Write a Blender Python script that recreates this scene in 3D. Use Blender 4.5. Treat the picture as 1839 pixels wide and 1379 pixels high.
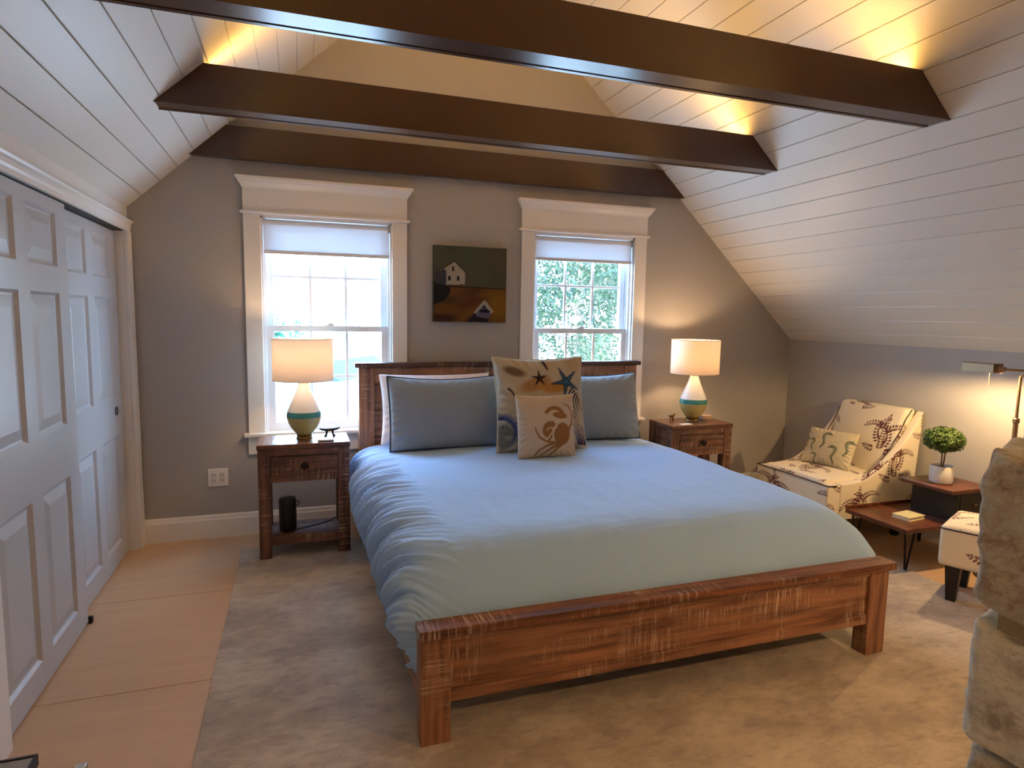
import bpy, bmesh, math, random
import numpy as np
from mathutils import Vector, Matrix

# ------------------------------------------------------------------ clear
for o in list(bpy.data.objects): bpy.data.objects.remove(o, do_unlink=True)
scene = bpy.context.scene
COL = scene.collection
random.seed(7); RNG = np.random.default_rng(7)
PI = math.pi

# ------------------------------------------------------------------ camera
CAM = (0.932, -4.318, 1.449); YAW, PITCH, ROLL, FPX = 0.331, -0.108, 0.017, 1128.08
r = Vector((math.cos(YAW), -math.sin(YAW), 0)); fw = Vector((math.sin(YAW), math.cos(YAW), 0)); up = Vector((0, 0, 1))
fw2 = fw*math.cos(PITCH) + up*math.sin(PITCH); u2 = up*math.cos(PITCH) - fw*math.sin(PITCH)
r3 = r*math.cos(ROLL) + u2*math.sin(ROLL); u3 = u2*math.cos(ROLL) - r*math.sin(ROLL)
cd = bpy.data.cameras.new('camera'); cam = bpy.data.objects.new('camera', cd); COL.objects.link(cam)
cam.matrix_world = Matrix(((r3.x, u3.x, -fw2.x, CAM[0]), (r3.y, u3.y, -fw2.y, CAM[1]), (r3.z, u3.z, -fw2.z, CAM[2]), (0, 0, 0, 1)))
cd.sensor_fit = 'HORIZONTAL'; cd.sensor_width = 36.0; cd.lens = FPX/1839*36.0; cd.clip_start = 0.05; cd.clip_end = 400
scene.camera = cam

# ------------------------------------------------------------------ world, sun, exposure
vs = scene.view_settings
vs.view_transform = 'Standard'; vs.look = 'None'; vs.gamma = 1.0; vs.use_curve_mapping = False; vs.exposure = 0.0
SKY = 25.0
w = bpy.data.worlds.new('World'); scene.world = w; w.use_nodes = True
nt = w.node_tree; nt.nodes.clear()
out = nt.nodes.new('ShaderNodeOutputWorld'); bg = nt.nodes.new('ShaderNodeBackground')
tc = nt.nodes.new('ShaderNodeTexCoord'); sx = nt.nodes.new('ShaderNodeSeparateXYZ'); rp = nt.nodes.new('ShaderNodeValToRGB')
rp.color_ramp.elements[0].position = 0.0; rp.color_ramp.elements[0].color = (0.50, 0.74, 1.0, 1)
rp.color_ramp.elements[1].position = 0.75; rp.color_ramp.elements[1].color = (0.30, 0.55, 1.0, 1)
nt.links.new(tc.outputs['Generated'], sx.inputs[0]); nt.links.new(sx.outputs['Z'], rp.inputs[0])
nt.links.new(rp.outputs[0], bg.inputs[0]); bg.inputs[1].default_value = SKY; nt.links.new(bg.outputs[0], out.inputs[0])
sd = bpy.data.lights.new('sun', 'SUN'); sd.energy = 9.0; sd.angle = 0.02; sd.color = (1, 0.95, 0.85)
so = bpy.data.objects.new('sun', sd); COL.objects.link(so)
so.rotation_euler = Vector((0.75, 0.02, -0.65)).to_track_quat('-Z', 'Y').to_euler()   # shines away from the house front, never through the windows

# room constants (metres; y = 0 is the window wall, camera at negative y)
H1, TL, H2, TR, W = 2.047, 0.921, 1.287, 0.938, 4.924
YF = -6.2                                    # wall behind the camera
RZ = (W + H1/TL + H2/TR) / (1/TL + 1/TR); RX = (RZ - H1)/TL
def xL(z): return (z - H1)/TL
def xR(z): return W - (z - H2)/TR
def ztop(x): return H1 + TL*x if x < RX else H2 + TR*(W - x)
WIN = [(0.631, 1.647, 1.815), (2.466, 3.482, 1.855)]      # outer casing x0, x1, shade bottom
OPZ0, OPZ1 = 0.655, 2.045

def portal(x0, x1, z0, z1, y, flip=False):
    l = bpy.data.lights.new('window_portal', 'AREA'); l.shape = 'RECTANGLE'; l.size = x1 - x0; l.size_y = z1 - z0
    l.cycles.is_portal = True
    o = bpy.data.objects.new('window_portal', l); COL.objects.link(o)
    o.location = ((x0 + x1)/2, y, (z0 + z1)/2); o.rotation_euler = (PI/2 if flip else -PI/2, 0, 0)
for a, b, s in WIN: portal(a + .10, b - .10, OPZ0, OPZ1, 0.17)

# ------------------------------------------------------------------ helpers
def lin(c):
    c = c/255.0
    return c/12.92 if c <= 0.04045 else ((c + 0.055)/1.055)**2.4
def C(r_, g_, b_): return (lin(r_), lin(g_), lin(b_), 1.0)

MATS = {}
def mat(name, col, rough=0.6, metal=0.0, spec=0.5, bump=None, var=None, emit=None, trans=None, sheen=0.0):
    """plain procedural material: colour with noise variation (var = (scale, amount)) and noise bump (scale, strength)"""
    if name in MATS: return MATS[name]
    m = bpy.data.materials.new(name); m.use_nodes = True; n = m.node_tree; b = n.nodes['Principled BSDF']
    b.inputs['Base Color'].default_value = col; b.inputs['Roughness'].default_value = rough; b.inputs['Metallic'].default_value = metal
    b.inputs['Specular IOR Level'].default_value = spec; b.inputs['Sheen Weight'].default_value = sheen
    t = n.nodes.new('ShaderNodeTexCoord')
    if var:
        no = n.nodes.new('ShaderNodeTexNoise'); no.inputs['Scale'].default_value = var[0]; no.inputs['Detail'].default_value = 5
        n.links.new(t.outputs['Object'], no.inputs['Vector'])
        mx = n.nodes.new('ShaderNodeValToRGB'); k = var[1]
        mx.color_ramp.elements[0].position = 0.3; mx.color_ramp.elements[1].position = 0.7
        mx.color_ramp.elements[0].color = tuple(c*(1 - k) for c in col[:3]) + (1,)
        mx.color_ramp.elements[1].color = tuple(min(1, c*(1 + k)) for c in col[:3]) + (1,)
        n.links.new(no.outputs['Fac'], mx.inputs[0]); n.links.new(mx.outputs[0], b.inputs['Base Color'])
    if bump:
        no = n.nodes.new('ShaderNodeTexNoise'); no.inputs['Scale'].default_value = bump[0]; no.inputs['Detail'].default_value = 4
        n.links.new(t.outputs['Object'], no.inputs['Vector'])
        bp = n.nodes.new('ShaderNodeBump'); bp.inputs['Strength'].default_value = bump[1]; bp.inputs['Distance'].default_value = 0.01
        n.links.new(no.outputs['Fac'], bp.inputs['Height']); n.links.new(bp.outputs[0], b.inputs['Normal'])
    if emit:
        b.inputs['Emission Color'].default_value = emit[0]; b.inputs['Emission Strength'].default_value = emit[1]
    if trans is not None:
        o_ = n.nodes['Material Output']; tr = n.nodes.new('ShaderNodeBsdfTranslucent'); tr.inputs[0].default_value = trans[0]
        ms = n.nodes.new('ShaderNodeMixShader'); ms.inputs[0].default_value = trans[1]
        n.links.new(b.outputs[0], ms.inputs[1]); n.links.new(tr.outputs[0], ms.inputs[2]); n.links.new(ms.outputs[0], o_.inputs[0])
    MATS[name] = m
    return m

def wood_mat(name, dark, light, wash, axis='x', rough=0.55, washamt=0.5, saw=1.0, scale=1.0):
    if name in MATS: return MATS[name]
    m = bpy.data.materials.new(name); m.use_nodes = True; n = m.node_tree; b = n.nodes['Principled BSDF']
    b.inputs['Roughness'].default_value = rough
    t = n.nodes.new('ShaderNodeTexCoord'); i = 'xyz'.index(axis)
    def mapped(along, across):
        mp = n.nodes.new('ShaderNodeMapping'); s = [across*scale]*3; s[i] = along*scale; mp.inputs['Scale'].default_value = s
        n.links.new(t.outputs['Object'], mp.inputs['Vector']); return mp
    def noise(mp, detail=6, rough_=0.6):
        no = n.nodes.new('ShaderNodeTexNoise'); no.inputs['Scale'].default_value = 1; no.inputs['Detail'].default_value = detail
        no.inputs['Roughness'].default_value = rough_; n.links.new(mp.outputs[0], no.inputs['Vector']); return no
    g = noise(mapped(2.5, 38)); ramp = n.nodes.new('ShaderNodeValToRGB')
    ramp.color_ramp.elements[0].position = 0.32; ramp.color_ramp.elements[0].color = dark
    ramp.color_ramp.elements[1].position = 0.66; ramp.color_ramp.elements[1].color = light
    n.links.new(g.outputs['Fac'], ramp.inputs[0])
    big = noise(mapped(3, 7), 3)                       # where the wash survives
    sawn = noise(mapped(120, 5), 2)                    # cross-grain saw marks
    mu = n.nodes.new('ShaderNodeMath'); mu.operation = 'MULTIPLY'
    r1 = n.nodes.new('ShaderNodeMapRange'); r1.inputs[1].default_value = 0.48; r1.inputs[2].default_value = 0.68
    r2 = n.nodes.new('ShaderNodeMapRange'); r2.inputs[1].default_value = 0.50; r2.inputs[2].default_value = 0.62
    n.links.new(big.outputs['Fac'], r1.inputs[0]); n.links.new(sawn.outputs['Fac'], r2.inputs[0])
    n.links.new(r1.outputs[0], mu.inputs[0]); n.links.new(r2.outputs[0], mu.inputs[1])
    m2 = n.nodes.new('ShaderNodeMath'); m2.operation = 'MULTIPLY'; m2.inputs[1].default_value = washamt; n.links.new(mu.outputs[0], m2.inputs[0])
    mx = n.nodes.new('ShaderNodeMixRGB'); mx.inputs[2].default_value = wash
    n.links.new(m2.outputs[0], mx.inputs[0]); n.links.new(ramp.outputs[0], mx.inputs[1]); n.links.new(mx.outputs[0], b.inputs['Base Color'])
    ad = n.nodes.new('ShaderNodeMath'); ad.operation = 'ADD'; n.links.new(g.outputs['Fac'], ad.inputs[0]); n.links.new(mu.outputs[0], ad.inputs[1])
    bp = n.nodes.new('ShaderNodeBump'); bp.inputs['Strength'].default_value = 0.35*saw; bp.inputs['Distance'].default_value = 0.004
    n.links.new(ad.outputs[0], bp.inputs['Height']); n.links.new(bp.outputs[0], b.inputs['Normal'])
    MATS[name] = m
    return m

def print_mat(name, rough=0.85, bump=(350, 0.15)):
    """woven cloth whose colour comes from the 'print' colour attribute"""
    if name in MATS: return MATS[name]
    m = bpy.data.materials.new(name); m.use_nodes = True; n = m.node_tree; b = n.nodes['Principled BSDF']
    b.inputs['Roughness'].default_value = rough; b.inputs['Specular IOR Level'].default_value = 0.2
    a = n.nodes.new('ShaderNodeAttribute'); a.attribute_name = 'print'
    n.links.new(a.outputs['Color'], b.inputs['Base Color'])
    t = n.nodes.new('ShaderNodeTexCoord'); no = n.nodes.new('ShaderNodeTexNoise'); no.inputs['Scale'].default_value = bump[0]
    n.links.new(t.outputs['Object'], no.inputs['Vector'])
    bp = n.nodes.new('ShaderNodeBump'); bp.inputs['Strength'].default_value = bump[1]; bp.inputs['Distance'].default_value = 0.003
    n.links.new(no.outputs['Fac'], bp.inputs['Height']); n.links.new(bp.outputs[0], b.inputs['Normal'])
    MATS[name] = m
    return m

class MB:
    """collects shapes; build() links them as ONE mesh object"""
    def __init__(s): s.v = []; s.f = []
    def add(s, v, f):
        k = len(s.v); s.v += [tuple(p) for p in v]; s.f += [tuple(i + k for i in q) for q in f]; return s
    def box(s, x0, x1, y0, y1, z0, z1, bev=0.0):
        if bev <= 0:
            v = [(x, y, z) for x in (x0, x1) for y in (y0, y1) for z in (z0, z1)]
            return s.add(v, [(0, 1, 3, 2), (4, 6, 7, 5), (0, 4, 5, 1), (2, 3, 7, 6), (0, 2, 6, 4), (1, 5, 7, 3)])
        bm = bmesh.new(); bmesh.ops.create_cube(bm, size=1.0)
        for q in bm.verts: q.co = ((x0 + x1)/2 + q.co.x*(x1 - x0), (y0 + y1)/2 + q.co.y*(y1 - y0), (z0 + z1)/2 + q.co.z*(z1 - z0))
        bmesh.ops.bevel(bm, geom=list(bm.edges), offset=bev, segments=2, profile=0.5, affect='EDGES')
        bm.verts.index_update(); s.add([q.co[:] for q in bm.verts], [[q.index for q in fc.verts] for fc in bm.faces]); bm.free(); return s
    def prism(s, pts, a0, a1, plane='xz'):
        """polygon pts (counter-clockwise) extruded along the third axis a0..a1"""
        n = len(pts)
        def P(p, a): return {'xz': (p[0], a, p[1]), 'yz': (a, p[0], p[1]), 'xy': (p[0], p[1], a)}[plane]
        v = [P(p, a0) for p in pts] + [P(p, a1) for p in pts]
        return s.add(v, [tuple(range(n)), tuple(range(2*n - 1, n - 1, -1))] + [(i, i + n, (i + 1) % n + n, (i + 1) % n) for i in range(n)])
    def lathe(s, prof, c=(0, 0, 0), n=32, cap=True):
        v = []; f = []; m = len(prof)
        for k in range(n):
            a = 2*PI*k/n
            for (rr, z) in prof: v.append((c[0] + rr*math.cos(a), c[1] + rr*math.sin(a), c[2] + z))
        for k in range(n):
            k2 = (k + 1) % n
            for j in range(m - 1): f.append((k*m + j, k2*m + j, k2*m + j + 1, k*m + j + 1))
        if cap:
            f.append(tuple(k*m for k in range(n))[::-1]); f.append(tuple(k*m + m - 1 for k in range(n)))
        return s.add(v, f)
    def tube(s, pts, rad, n=8, closed=False):
        pts = [Vector(p) for p in pts]; m = len(pts); v = []; f = []; prev = None
        for i, p in enumerate(pts):
            if closed: t = pts[(i + 1) % m] - pts[i - 1]
            else: t = pts[min(i + 1, m - 1)] - pts[max(i - 1, 0)]
            t.normalize()
            if prev is None: a = t.orthogonal().normalized()
            else: a = (prev - t*prev.dot(t)).normalized()
            prev = a; b = t.cross(a); rr = rad[i] if isinstance(rad, (list, tuple)) else rad
            for k in range(n):
                q = 2*PI*k/n; v.append(tuple(p + (a*math.cos(q) + b*math.sin(q))*rr))
        for i in range(m if closed else m - 1):
            i2 = (i + 1) % m
            for k in range(n): f.append((i*n + k, i*n + (k + 1) % n, i2*n + (k + 1) % n, i2*n + k))
        if not closed: f += [tuple(range(n))[::-1], tuple((m - 1)*n + k for k in range(n))]
        return s.add(v, f)
    def build(s, name, material, parent=None, smooth=True, angle=35, world=False, **kw):
        return link(name, s.v, s.f, material, parent, smooth, angle, world, **kw)

def link(name, v, f, material, parent=None, smooth=True, angle=35, world=False, kind=None, color=None, label=None, recalc=True):
    me = bpy.data.meshes.new(name)
    v = np.asarray(v, float)
    if world and parent is not None:
        L = base_loc(parent); v = v - np.array(L)
    me.from_pydata([tuple(p) for p in v.tolist()], [], [tuple(q) for q in f])
    if recalc:
        bm = bmesh.new(); bm.from_mesh(me); bmesh.ops.recalc_face_normals(bm, faces=bm.faces); bm.to_mesh(me); bm.free()
    if color is not None:
        at = me.color_attributes.new('print', 'FLOAT_COLOR', 'POINT')
        c = np.ones((len(v), 4)); c[:, :3] = color; at.data.foreach_set('color', c.ravel())
    if smooth:
        me.polygons.foreach_set('use_smooth', [True]*len(me.polygons))
        if angle < 179: me.set_sharp_from_angle(angle=math.radians(angle))
    me.materials.append(material); me.update()
    o = bpy.data.objects.new(name, me); COL.objects.link(o)
    if parent is not None: o.parent = parent
    if kind: o['kind'] = kind
    if label: o['label'] = label
    return o
def base_loc(o):
    p = Vector(o.location)
    while o.parent is not None: o = o.parent; p += Vector(o.location)
    return p
def tag(o, label, cat, group=None):
    o['label'] = label; o['category'] = cat
    if group: o['group'] = group
    return o
def thing(name, label, cat, loc=(0, 0, 0), rz=0.0, group=None):
    o = bpy.data.objects.new(name, None); COL.objects.link(o); o.location = loc; o.rotation_euler = (0, 0, rz); o.empty_display_size = 0.1
    return tag(o, label, cat, group)
def structure(name, loc=(0, 0, 0)):
    o = bpy.data.objects.new(name, None); COL.objects.link(o); o.location = loc; o['kind'] = 'structure'; o.empty_display_size = 0.1
    return o
def dup(o, parent):                       # one more copy of a part, sharing its mesh
    c = o.copy(); COL.objects.link(c); c.parent = parent; return c

def roundbox(lo, hi, rad, h):
    """surface grid of a rounded box: verts, faces, face id, planar uv in metres"""
    lo = np.array(lo, float); hi = np.array(hi, float); V = []; F = []; UV = []; ID = []; k = 0
    def axis_pts(i):
        n = max(2, int(round((hi[i] - lo[i] - 2*rad)/h)) + 1)
        e = rad*(1 - np.cos(np.linspace(0, PI/2, 5)))[:-1]
        return np.concatenate([lo[i] + e, np.linspace(lo[i] + rad, hi[i] - rad, n), (hi[i] - e)[::-1]])
    ax = [axis_pts(i) for i in range(3)]
    for i in range(3):
        a, b = [j for j in range(3) if j != i]
        for side in (0, 1):
            A, B = np.meshgrid(ax[a], ax[b], indexing='ij'); P = np.zeros(A.shape + (3,))
            P[..., a] = A; P[..., b] = B; P[..., i] = hi[i] if side else lo[i]
            na, nb = A.shape; P = P.reshape(-1, 3)
            q = np.clip(P, lo + rad, hi - rad); d = P - q; L = np.linalg.norm(d, axis=1, keepdims=True); L[L < 1e-9] = 1
            V.append(q + d/L*rad); UV.append(np.stack([A.ravel(), B.ravel()], 1)); ID.append(np.full(na*nb, i*2 + side))
            idx = np.arange(na*nb).reshape(na, nb) + k; k += na*nb
            fs = np.stack([idx[:-1, :-1], idx[1:, :-1], idx[1:, 1:], idx[:-1, 1:]], -1).reshape(-1, 4)
            flip = (side == 1) == (i == 1)
            F.append(fs[:, ::-1] if flip else fs)
    return np.concatenate(V), np.concatenate(F), np.concatenate(ID), np.concatenate(UV)

def weld(v, f, color):
    key = np.round(v*20000).astype(np.int64); _, first, inv = np.unique(key, axis=0, return_index=True, return_inverse=True)
    inv = inv.ravel()
    nf = [tuple(dict.fromkeys(q)) for q in inv[np.asarray(f)].tolist()]
    return v[first], [q for q in nf if len(q) > 2], (None if color is None else color[first])

class Paint:
    """flat print painted on points (u, v); colours are sRGB 0-255"""
    def __init__(s, u, v, base): s.u = u; s.v = v; s.c = np.tile(np.array(C(*base)[:3]), (u.size, 1)).reshape(u.shape + (3,))
    def fill(s, m, col):
        m = np.clip(m, 0, 1)[..., None]; s.c = s.c*(1 - m) + np.array(C(*col)[:3])*m
    def ell(s, x, y, rx, ry, rot, col, soft=0.08):
        ca, sa = math.cos(rot), math.sin(rot); du, dv = s.u - x, s.v - y
        d = np.sqrt(((du*ca + dv*sa)/rx)**2 + ((-du*sa + dv*ca)/ry)**2); s.fill((1 - d)/soft + 0.5, col)
    def stroke(s, pts, w0, w1, col, soft=None):
        n = len(pts) - 1; soft = soft or w0*0.4; best = np.full(s.u.shape, 1e9)
        for i in range(n):
            (x0, y0), (x1, y1) = pts[i], pts[i + 1]; dx, dy = x1 - x0, y1 - y0; L = dx*dx + dy*dy + 1e-12
            t = np.clip(((s.u - x0)*dx + (s.v - y0)*dy)/L, 0, 1); ww = w0 + (w1 - w0)*(i + t)/n
            best = np.minimum(best, np.hypot(s.u - x0 - t*dx, s.v - y0 - t*dy) - ww)
        s.fill(0.5 - best/soft, col)
    def poly(s, pts, col):
        ins = np.zeros(s.u.shape, bool); n = len(pts)
        for i in range(n):
            (x0, y0), (x1, y1) = pts[i], pts[(i + 1) % n]
            if abs(y1 - y0) < 1e-9: continue
            ins ^= ((y0 > s.v) != (y1 > s.v)) & (s.u < (x1 - x0)*(s.v - y0)/(y1 - y0) + x0)
        s.fill(ins.astype(float), col)
    def star(s, x, y, R_, rot, wid, col, arms=5):
        for k in range(arms):
            a = rot + 2*PI*k/arms; s.stroke([(x, y), (x + R_*math.cos(a), y + R_*math.sin(a))], wid, wid*0.25, col)

def arc(x, y, r_, a0, a1, n=10):
    return [(x + r_*math.cos(a0 + (a1 - a0)*i/n), y + r_*math.sin(a0 + (a1 - a0)*i/n)) for i in range(n + 1)]

# ------------------------------------------------------------------ materials
M_wall = mat('taupe_paint', C(172, 168, 164), 0.75, bump=(180, 0.05), var=(1.3, 0.02))
M_white = mat('white_trim_paint', C(236, 233, 228), 0.35, var=(2, 0.01))
M_board = mat('white_board_paint', C(217, 214, 206), 0.42, var=(1.2, 0.015))
M_gap = mat('board_groove', C(120, 115, 108), 0.9, var=(3, 0.05))
M_beam = mat('dark_beam_paint', C(70, 46, 34), 0.24, var=(4, 0.06))
M_black = mat('black_plastic', C(14, 14, 15), 0.45, bump=(600, 0.1))
M_blackwood = mat('black_wood', C(24, 19, 18), 0.4, bump=(40, 0.1))
M_iron = mat('dark_iron', C(38, 28, 26), 0.5, metal=0.6, bump=(90, 0.1))
M_brass = mat('aged_brass', C(140, 112, 72), 0.35, metal=0.9, var=(30, 0.1))
M_nickel = mat('brushed_nickel', C(150, 122, 94), 0.38, metal=0.85, var=(60, 0.05))
M_cord = mat('cord_black', C(20, 20, 20), 0.6, var=(80, 0.1))

# painted wide-board floor
def floor_mat():
    m = bpy.data.materials.new('honey_floor'); m.use_nodes = True; n = m.node_tree; b = n.nodes['Principled BSDF']
    b.inputs['Roughness'].default_value = 0.42
    t = n.nodes.new('ShaderNodeTexCoord'); mp = n.nodes.new('ShaderNodeMapping'); mp.inputs['Scale'].default_value = (1.2, 14, 1)
    n.links.new(t.outputs['Object'], mp.inputs['Vector'])
    no = n.nodes.new('ShaderNodeTexNoise'); no.inputs['Scale'].default_value = 1.5; no.inputs['Detail'].default_value = 7
    n.links.new(mp.outputs[0], no.inputs['Vector']); rp_ = n.nodes.new('ShaderNodeValToRGB')
    rp_.color_ramp.elements[0].position = .3; rp_.color_ramp.elements[0].color = C(204, 166, 130)
    rp_.color_ramp.elements[1].position = .7; rp_.color_ramp.elements[1].color = C(212, 176, 138)
    n.links.new(no.outputs['Fac'], rp_.inputs[0]); n.links.new(rp_.outputs[0], b.inputs['Base Color'])
    return m
M_floor = floor_mat()

# ------------------------------------------------------------------ floor (wide boards running across the room)
floor = structure('floor')
MB().box(-0.4, W + .15, YF, 0.0, -0.10, -0.022).build('subfloor', M_gap, floor, smooth=False)
ys = [0.0]
while ys[-1] > YF + .2: ys.append(max(YF, (-1.722 + 0.86*math.floor((ys[-1] - 1e-6 + 1.722)/0.86))))
for a, b in zip(ys[:-1], ys[1:]):
    MB().box(-0.4, W + .15, b + .0012, a - .0012, -0.022, 0.0, 0.0025).build('floor_board', M_floor, floor, smooth=False)

# ------------------------------------------------------------------ walls
def gable(name, y0, y1, holes, m):
    xs = sorted({-0.12, RX, W + .12} | {x for hh in holes for x in hh[:2]}); mb = MB()
    for a, b in zip(xs[:-1], xs[1:]):
        hole = next((hh for hh in holes if hh[0] <= a + 1e-6 and hh[1] >= b - 1e-6), None)
        if hole:
            mb.prism([(a, -0.1), (b, -0.1), (b, hole[2]), (a, hole[2])], y0, y1)
            mb.prism([(a, hole[3]), (b, hole[3]), (b, ztop(b) + .05), (a, ztop(a) + .05)], y0, y1)
        else: mb.prism([(a, -0.1), (b, -0.1), (b, ztop(b) + .05), (a, ztop(a) + .05)], y0, y1)
    o = mb.build(name, m, smooth=False); o['kind'] = 'structure'; return o
gable('wall_back', 0.0, 0.16, [(a + .09, b - .09, OPZ0 - .01, OPZ1 + .01) for a, b, s in WIN], M_wall)
gable('wall_front', YF - .12, YF, [], M_wall)
o = MB().box(W, W + .12, YF, 0, -.1, H2 + .06).build('wall_right', M_wall, smooth=False); o['kind'] = 'structure'
CY0, CY1 = -1.975, -0.105                                   # closet opening
o = MB().box(-.12, 0, CY1, 0, -.1, H1 + .05).box(-.12, 0, YF, CY0, -.1, H1 + .05).box(-.12, 0, CY0, CY1, 1.925, H1 + .05) \
        .box(-.42, -.34, CY0 - .2, 0, -.1, H1 + .05).box(-.42, -.01, CY0 - .2, 0, 1.96, 2.02).box(-.42, -.12, CY0 - .2, CY0 - .1, -.1, 2.0).box(-.42, -.12, -.06, .1, -.1, 2.0).build('wall_left', mat('closet_wall_paint', C(226, 223, 217), .5, var=(2, .01)), smooth=False); o['kind'] = 'structure'

# ------------------------------------------------------------------ board ceiling on both slopes
ceil = structure('ceiling')
aL, aR = math.atan(TL), math.atan(TR)
def slope_box(side, s0, s1, d0, d1, y0, y1, bev=0.0):
    """box lying on a slope: s along the slope from the knee wall, d outward (up) from the room face"""
    ca, sa = (math.cos(aL), math.sin(aL)) if side == 'L' else (math.cos(aR), math.sin(aR)); v = []
    def P(s, d, y):
        if side == 'L': return (s*ca - d*sa, y, H1 + s*sa + d*ca)
        return (W - s*ca + d*sa, y, H2 + s*sa + d*ca)
    pts = [(s0, d1), (s1, d1), (s1, d0 + bev), (s1 - bev, d0), (s0 + bev, d0), (s0, d0 + bev)]
    v = [P(s, d, y) for y in (y0, y1) for s, d in pts]; n = len(pts)
    return v, [tuple(range(n)), tuple(range(2*n - 1, n - 1, -1))] + [(i, i + n, (i + 1) % n + n, (i + 1) % n) for i in range(n)]
LL, LR = (RZ - H1)/math.sin(aL), (RZ - H2)/math.sin(aR)
bk = MB(); bk.add(*slope_box('L', -.6, LL + .05, .014, .10, YF - .1, .16)); bk.add(*slope_box('R', -.1, LR + .05, .014, .10, YF - .1, .16))
bk.build('ceiling_backing', M_gap, ceil, smooth=False)
PW = 0.1334
for side, off, L in (('L', .112, LL), ('R', .117, LR)):
    ed = [-0.02] + [off + PW*k for k in range(40) if off + PW*k < L - .02] + [L]
    for a, b in zip(ed[:-1], ed[1:]):
        v, f = slope_box(side, a + .0012, b - .0012, 0.0, .0145, YF, 0.0, .003)
        link('ceiling_board', v, f, M_board, ceil, smooth=False)

# ------------------------------------------------------------------ tie beams and their uplights
ZB, ZT = 2.369, 2.559
def beam(y, depth, label, thin=False):
    t = thing('ceiling_beam', label, 'beam', (RX, y + depth/2, ZB))
    def board(name, y0, y1, z0, z1):
        MB().prism([(xL(z0), z0), (xR(z0), z0), (xR(z1), z1), (xL(z1), z1)], y0, y1).build(name, M_beam, t, smooth=False, world=True)
    board('side_board', y, y + .02, ZB, ZT)
    if not thin: board('side_board', y + depth - .02, y + depth, ZB, ZT)
    board('bottom_board', y + .02, y + depth - (0 if thin else .02), ZB + .003, ZB + .023)
    board('top_board', y + .02, y + depth - (0 if thin else .02), ZT - .03, ZT - .012)
    return t
beam(-0.062, 0.06, 'dark brown tie beam lying flat against the grey window wall', True)
beam(-1.052, 0.13, 'dark brown tie beam spanning the room between wall beam and bed foot beam')
beam(-2.146, 0.13, 'thick dark brown tie beam crossing above the foot of the bed')
beam(-3.24, 0.13, 'dark brown tie beam overhead behind the foot of the bed')
M_led = mat('led_tape', C(255, 220, 150), .4, emit=(C(255, 176, 70), 6.0), var=(5, .02))
def led_strip(y, label, power):
    z = ZT - .012; a, b = xL(ZT) + .03, xR(ZT) - .03
    t = thing('light_strip', label, 'light strip', ((a + b)/2, y, z)); L = b - a
    MB().box(-L/2, L/2, -.010, .010, 0, .004).build('channel', M_white, t, smooth=False)
    MB().box(-L/2, L/2, -.006, .006, .004, .006).build('tape', M_led, t, smooth=False)
    l = bpy.data.lights.new('strip_light', 'AREA'); l.shape = 'RECTANGLE'; l.size = L; l.size_y = .012; l.energy = power; l.color = (1.0, .54, .13)
    lo = bpy.data.objects.new('strip_light', l); COL.objects.link(lo); lo.parent = t; lo.location = (0, 0, .008); lo.rotation_euler = (PI, 0, 0)
UP = 11.0
for y, nm in ((-1.052, 'the middle beam'), (-2.146, 'the beam above the bed foot'), (-3.24, 'the rearmost beam, unseen, added for warm bounce')):  # rearmost strip is out of view, added to bounce warm light onto the floor
    led_strip(y + .065, 'warm light strip hidden on top of ' + nm, UP)

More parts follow.
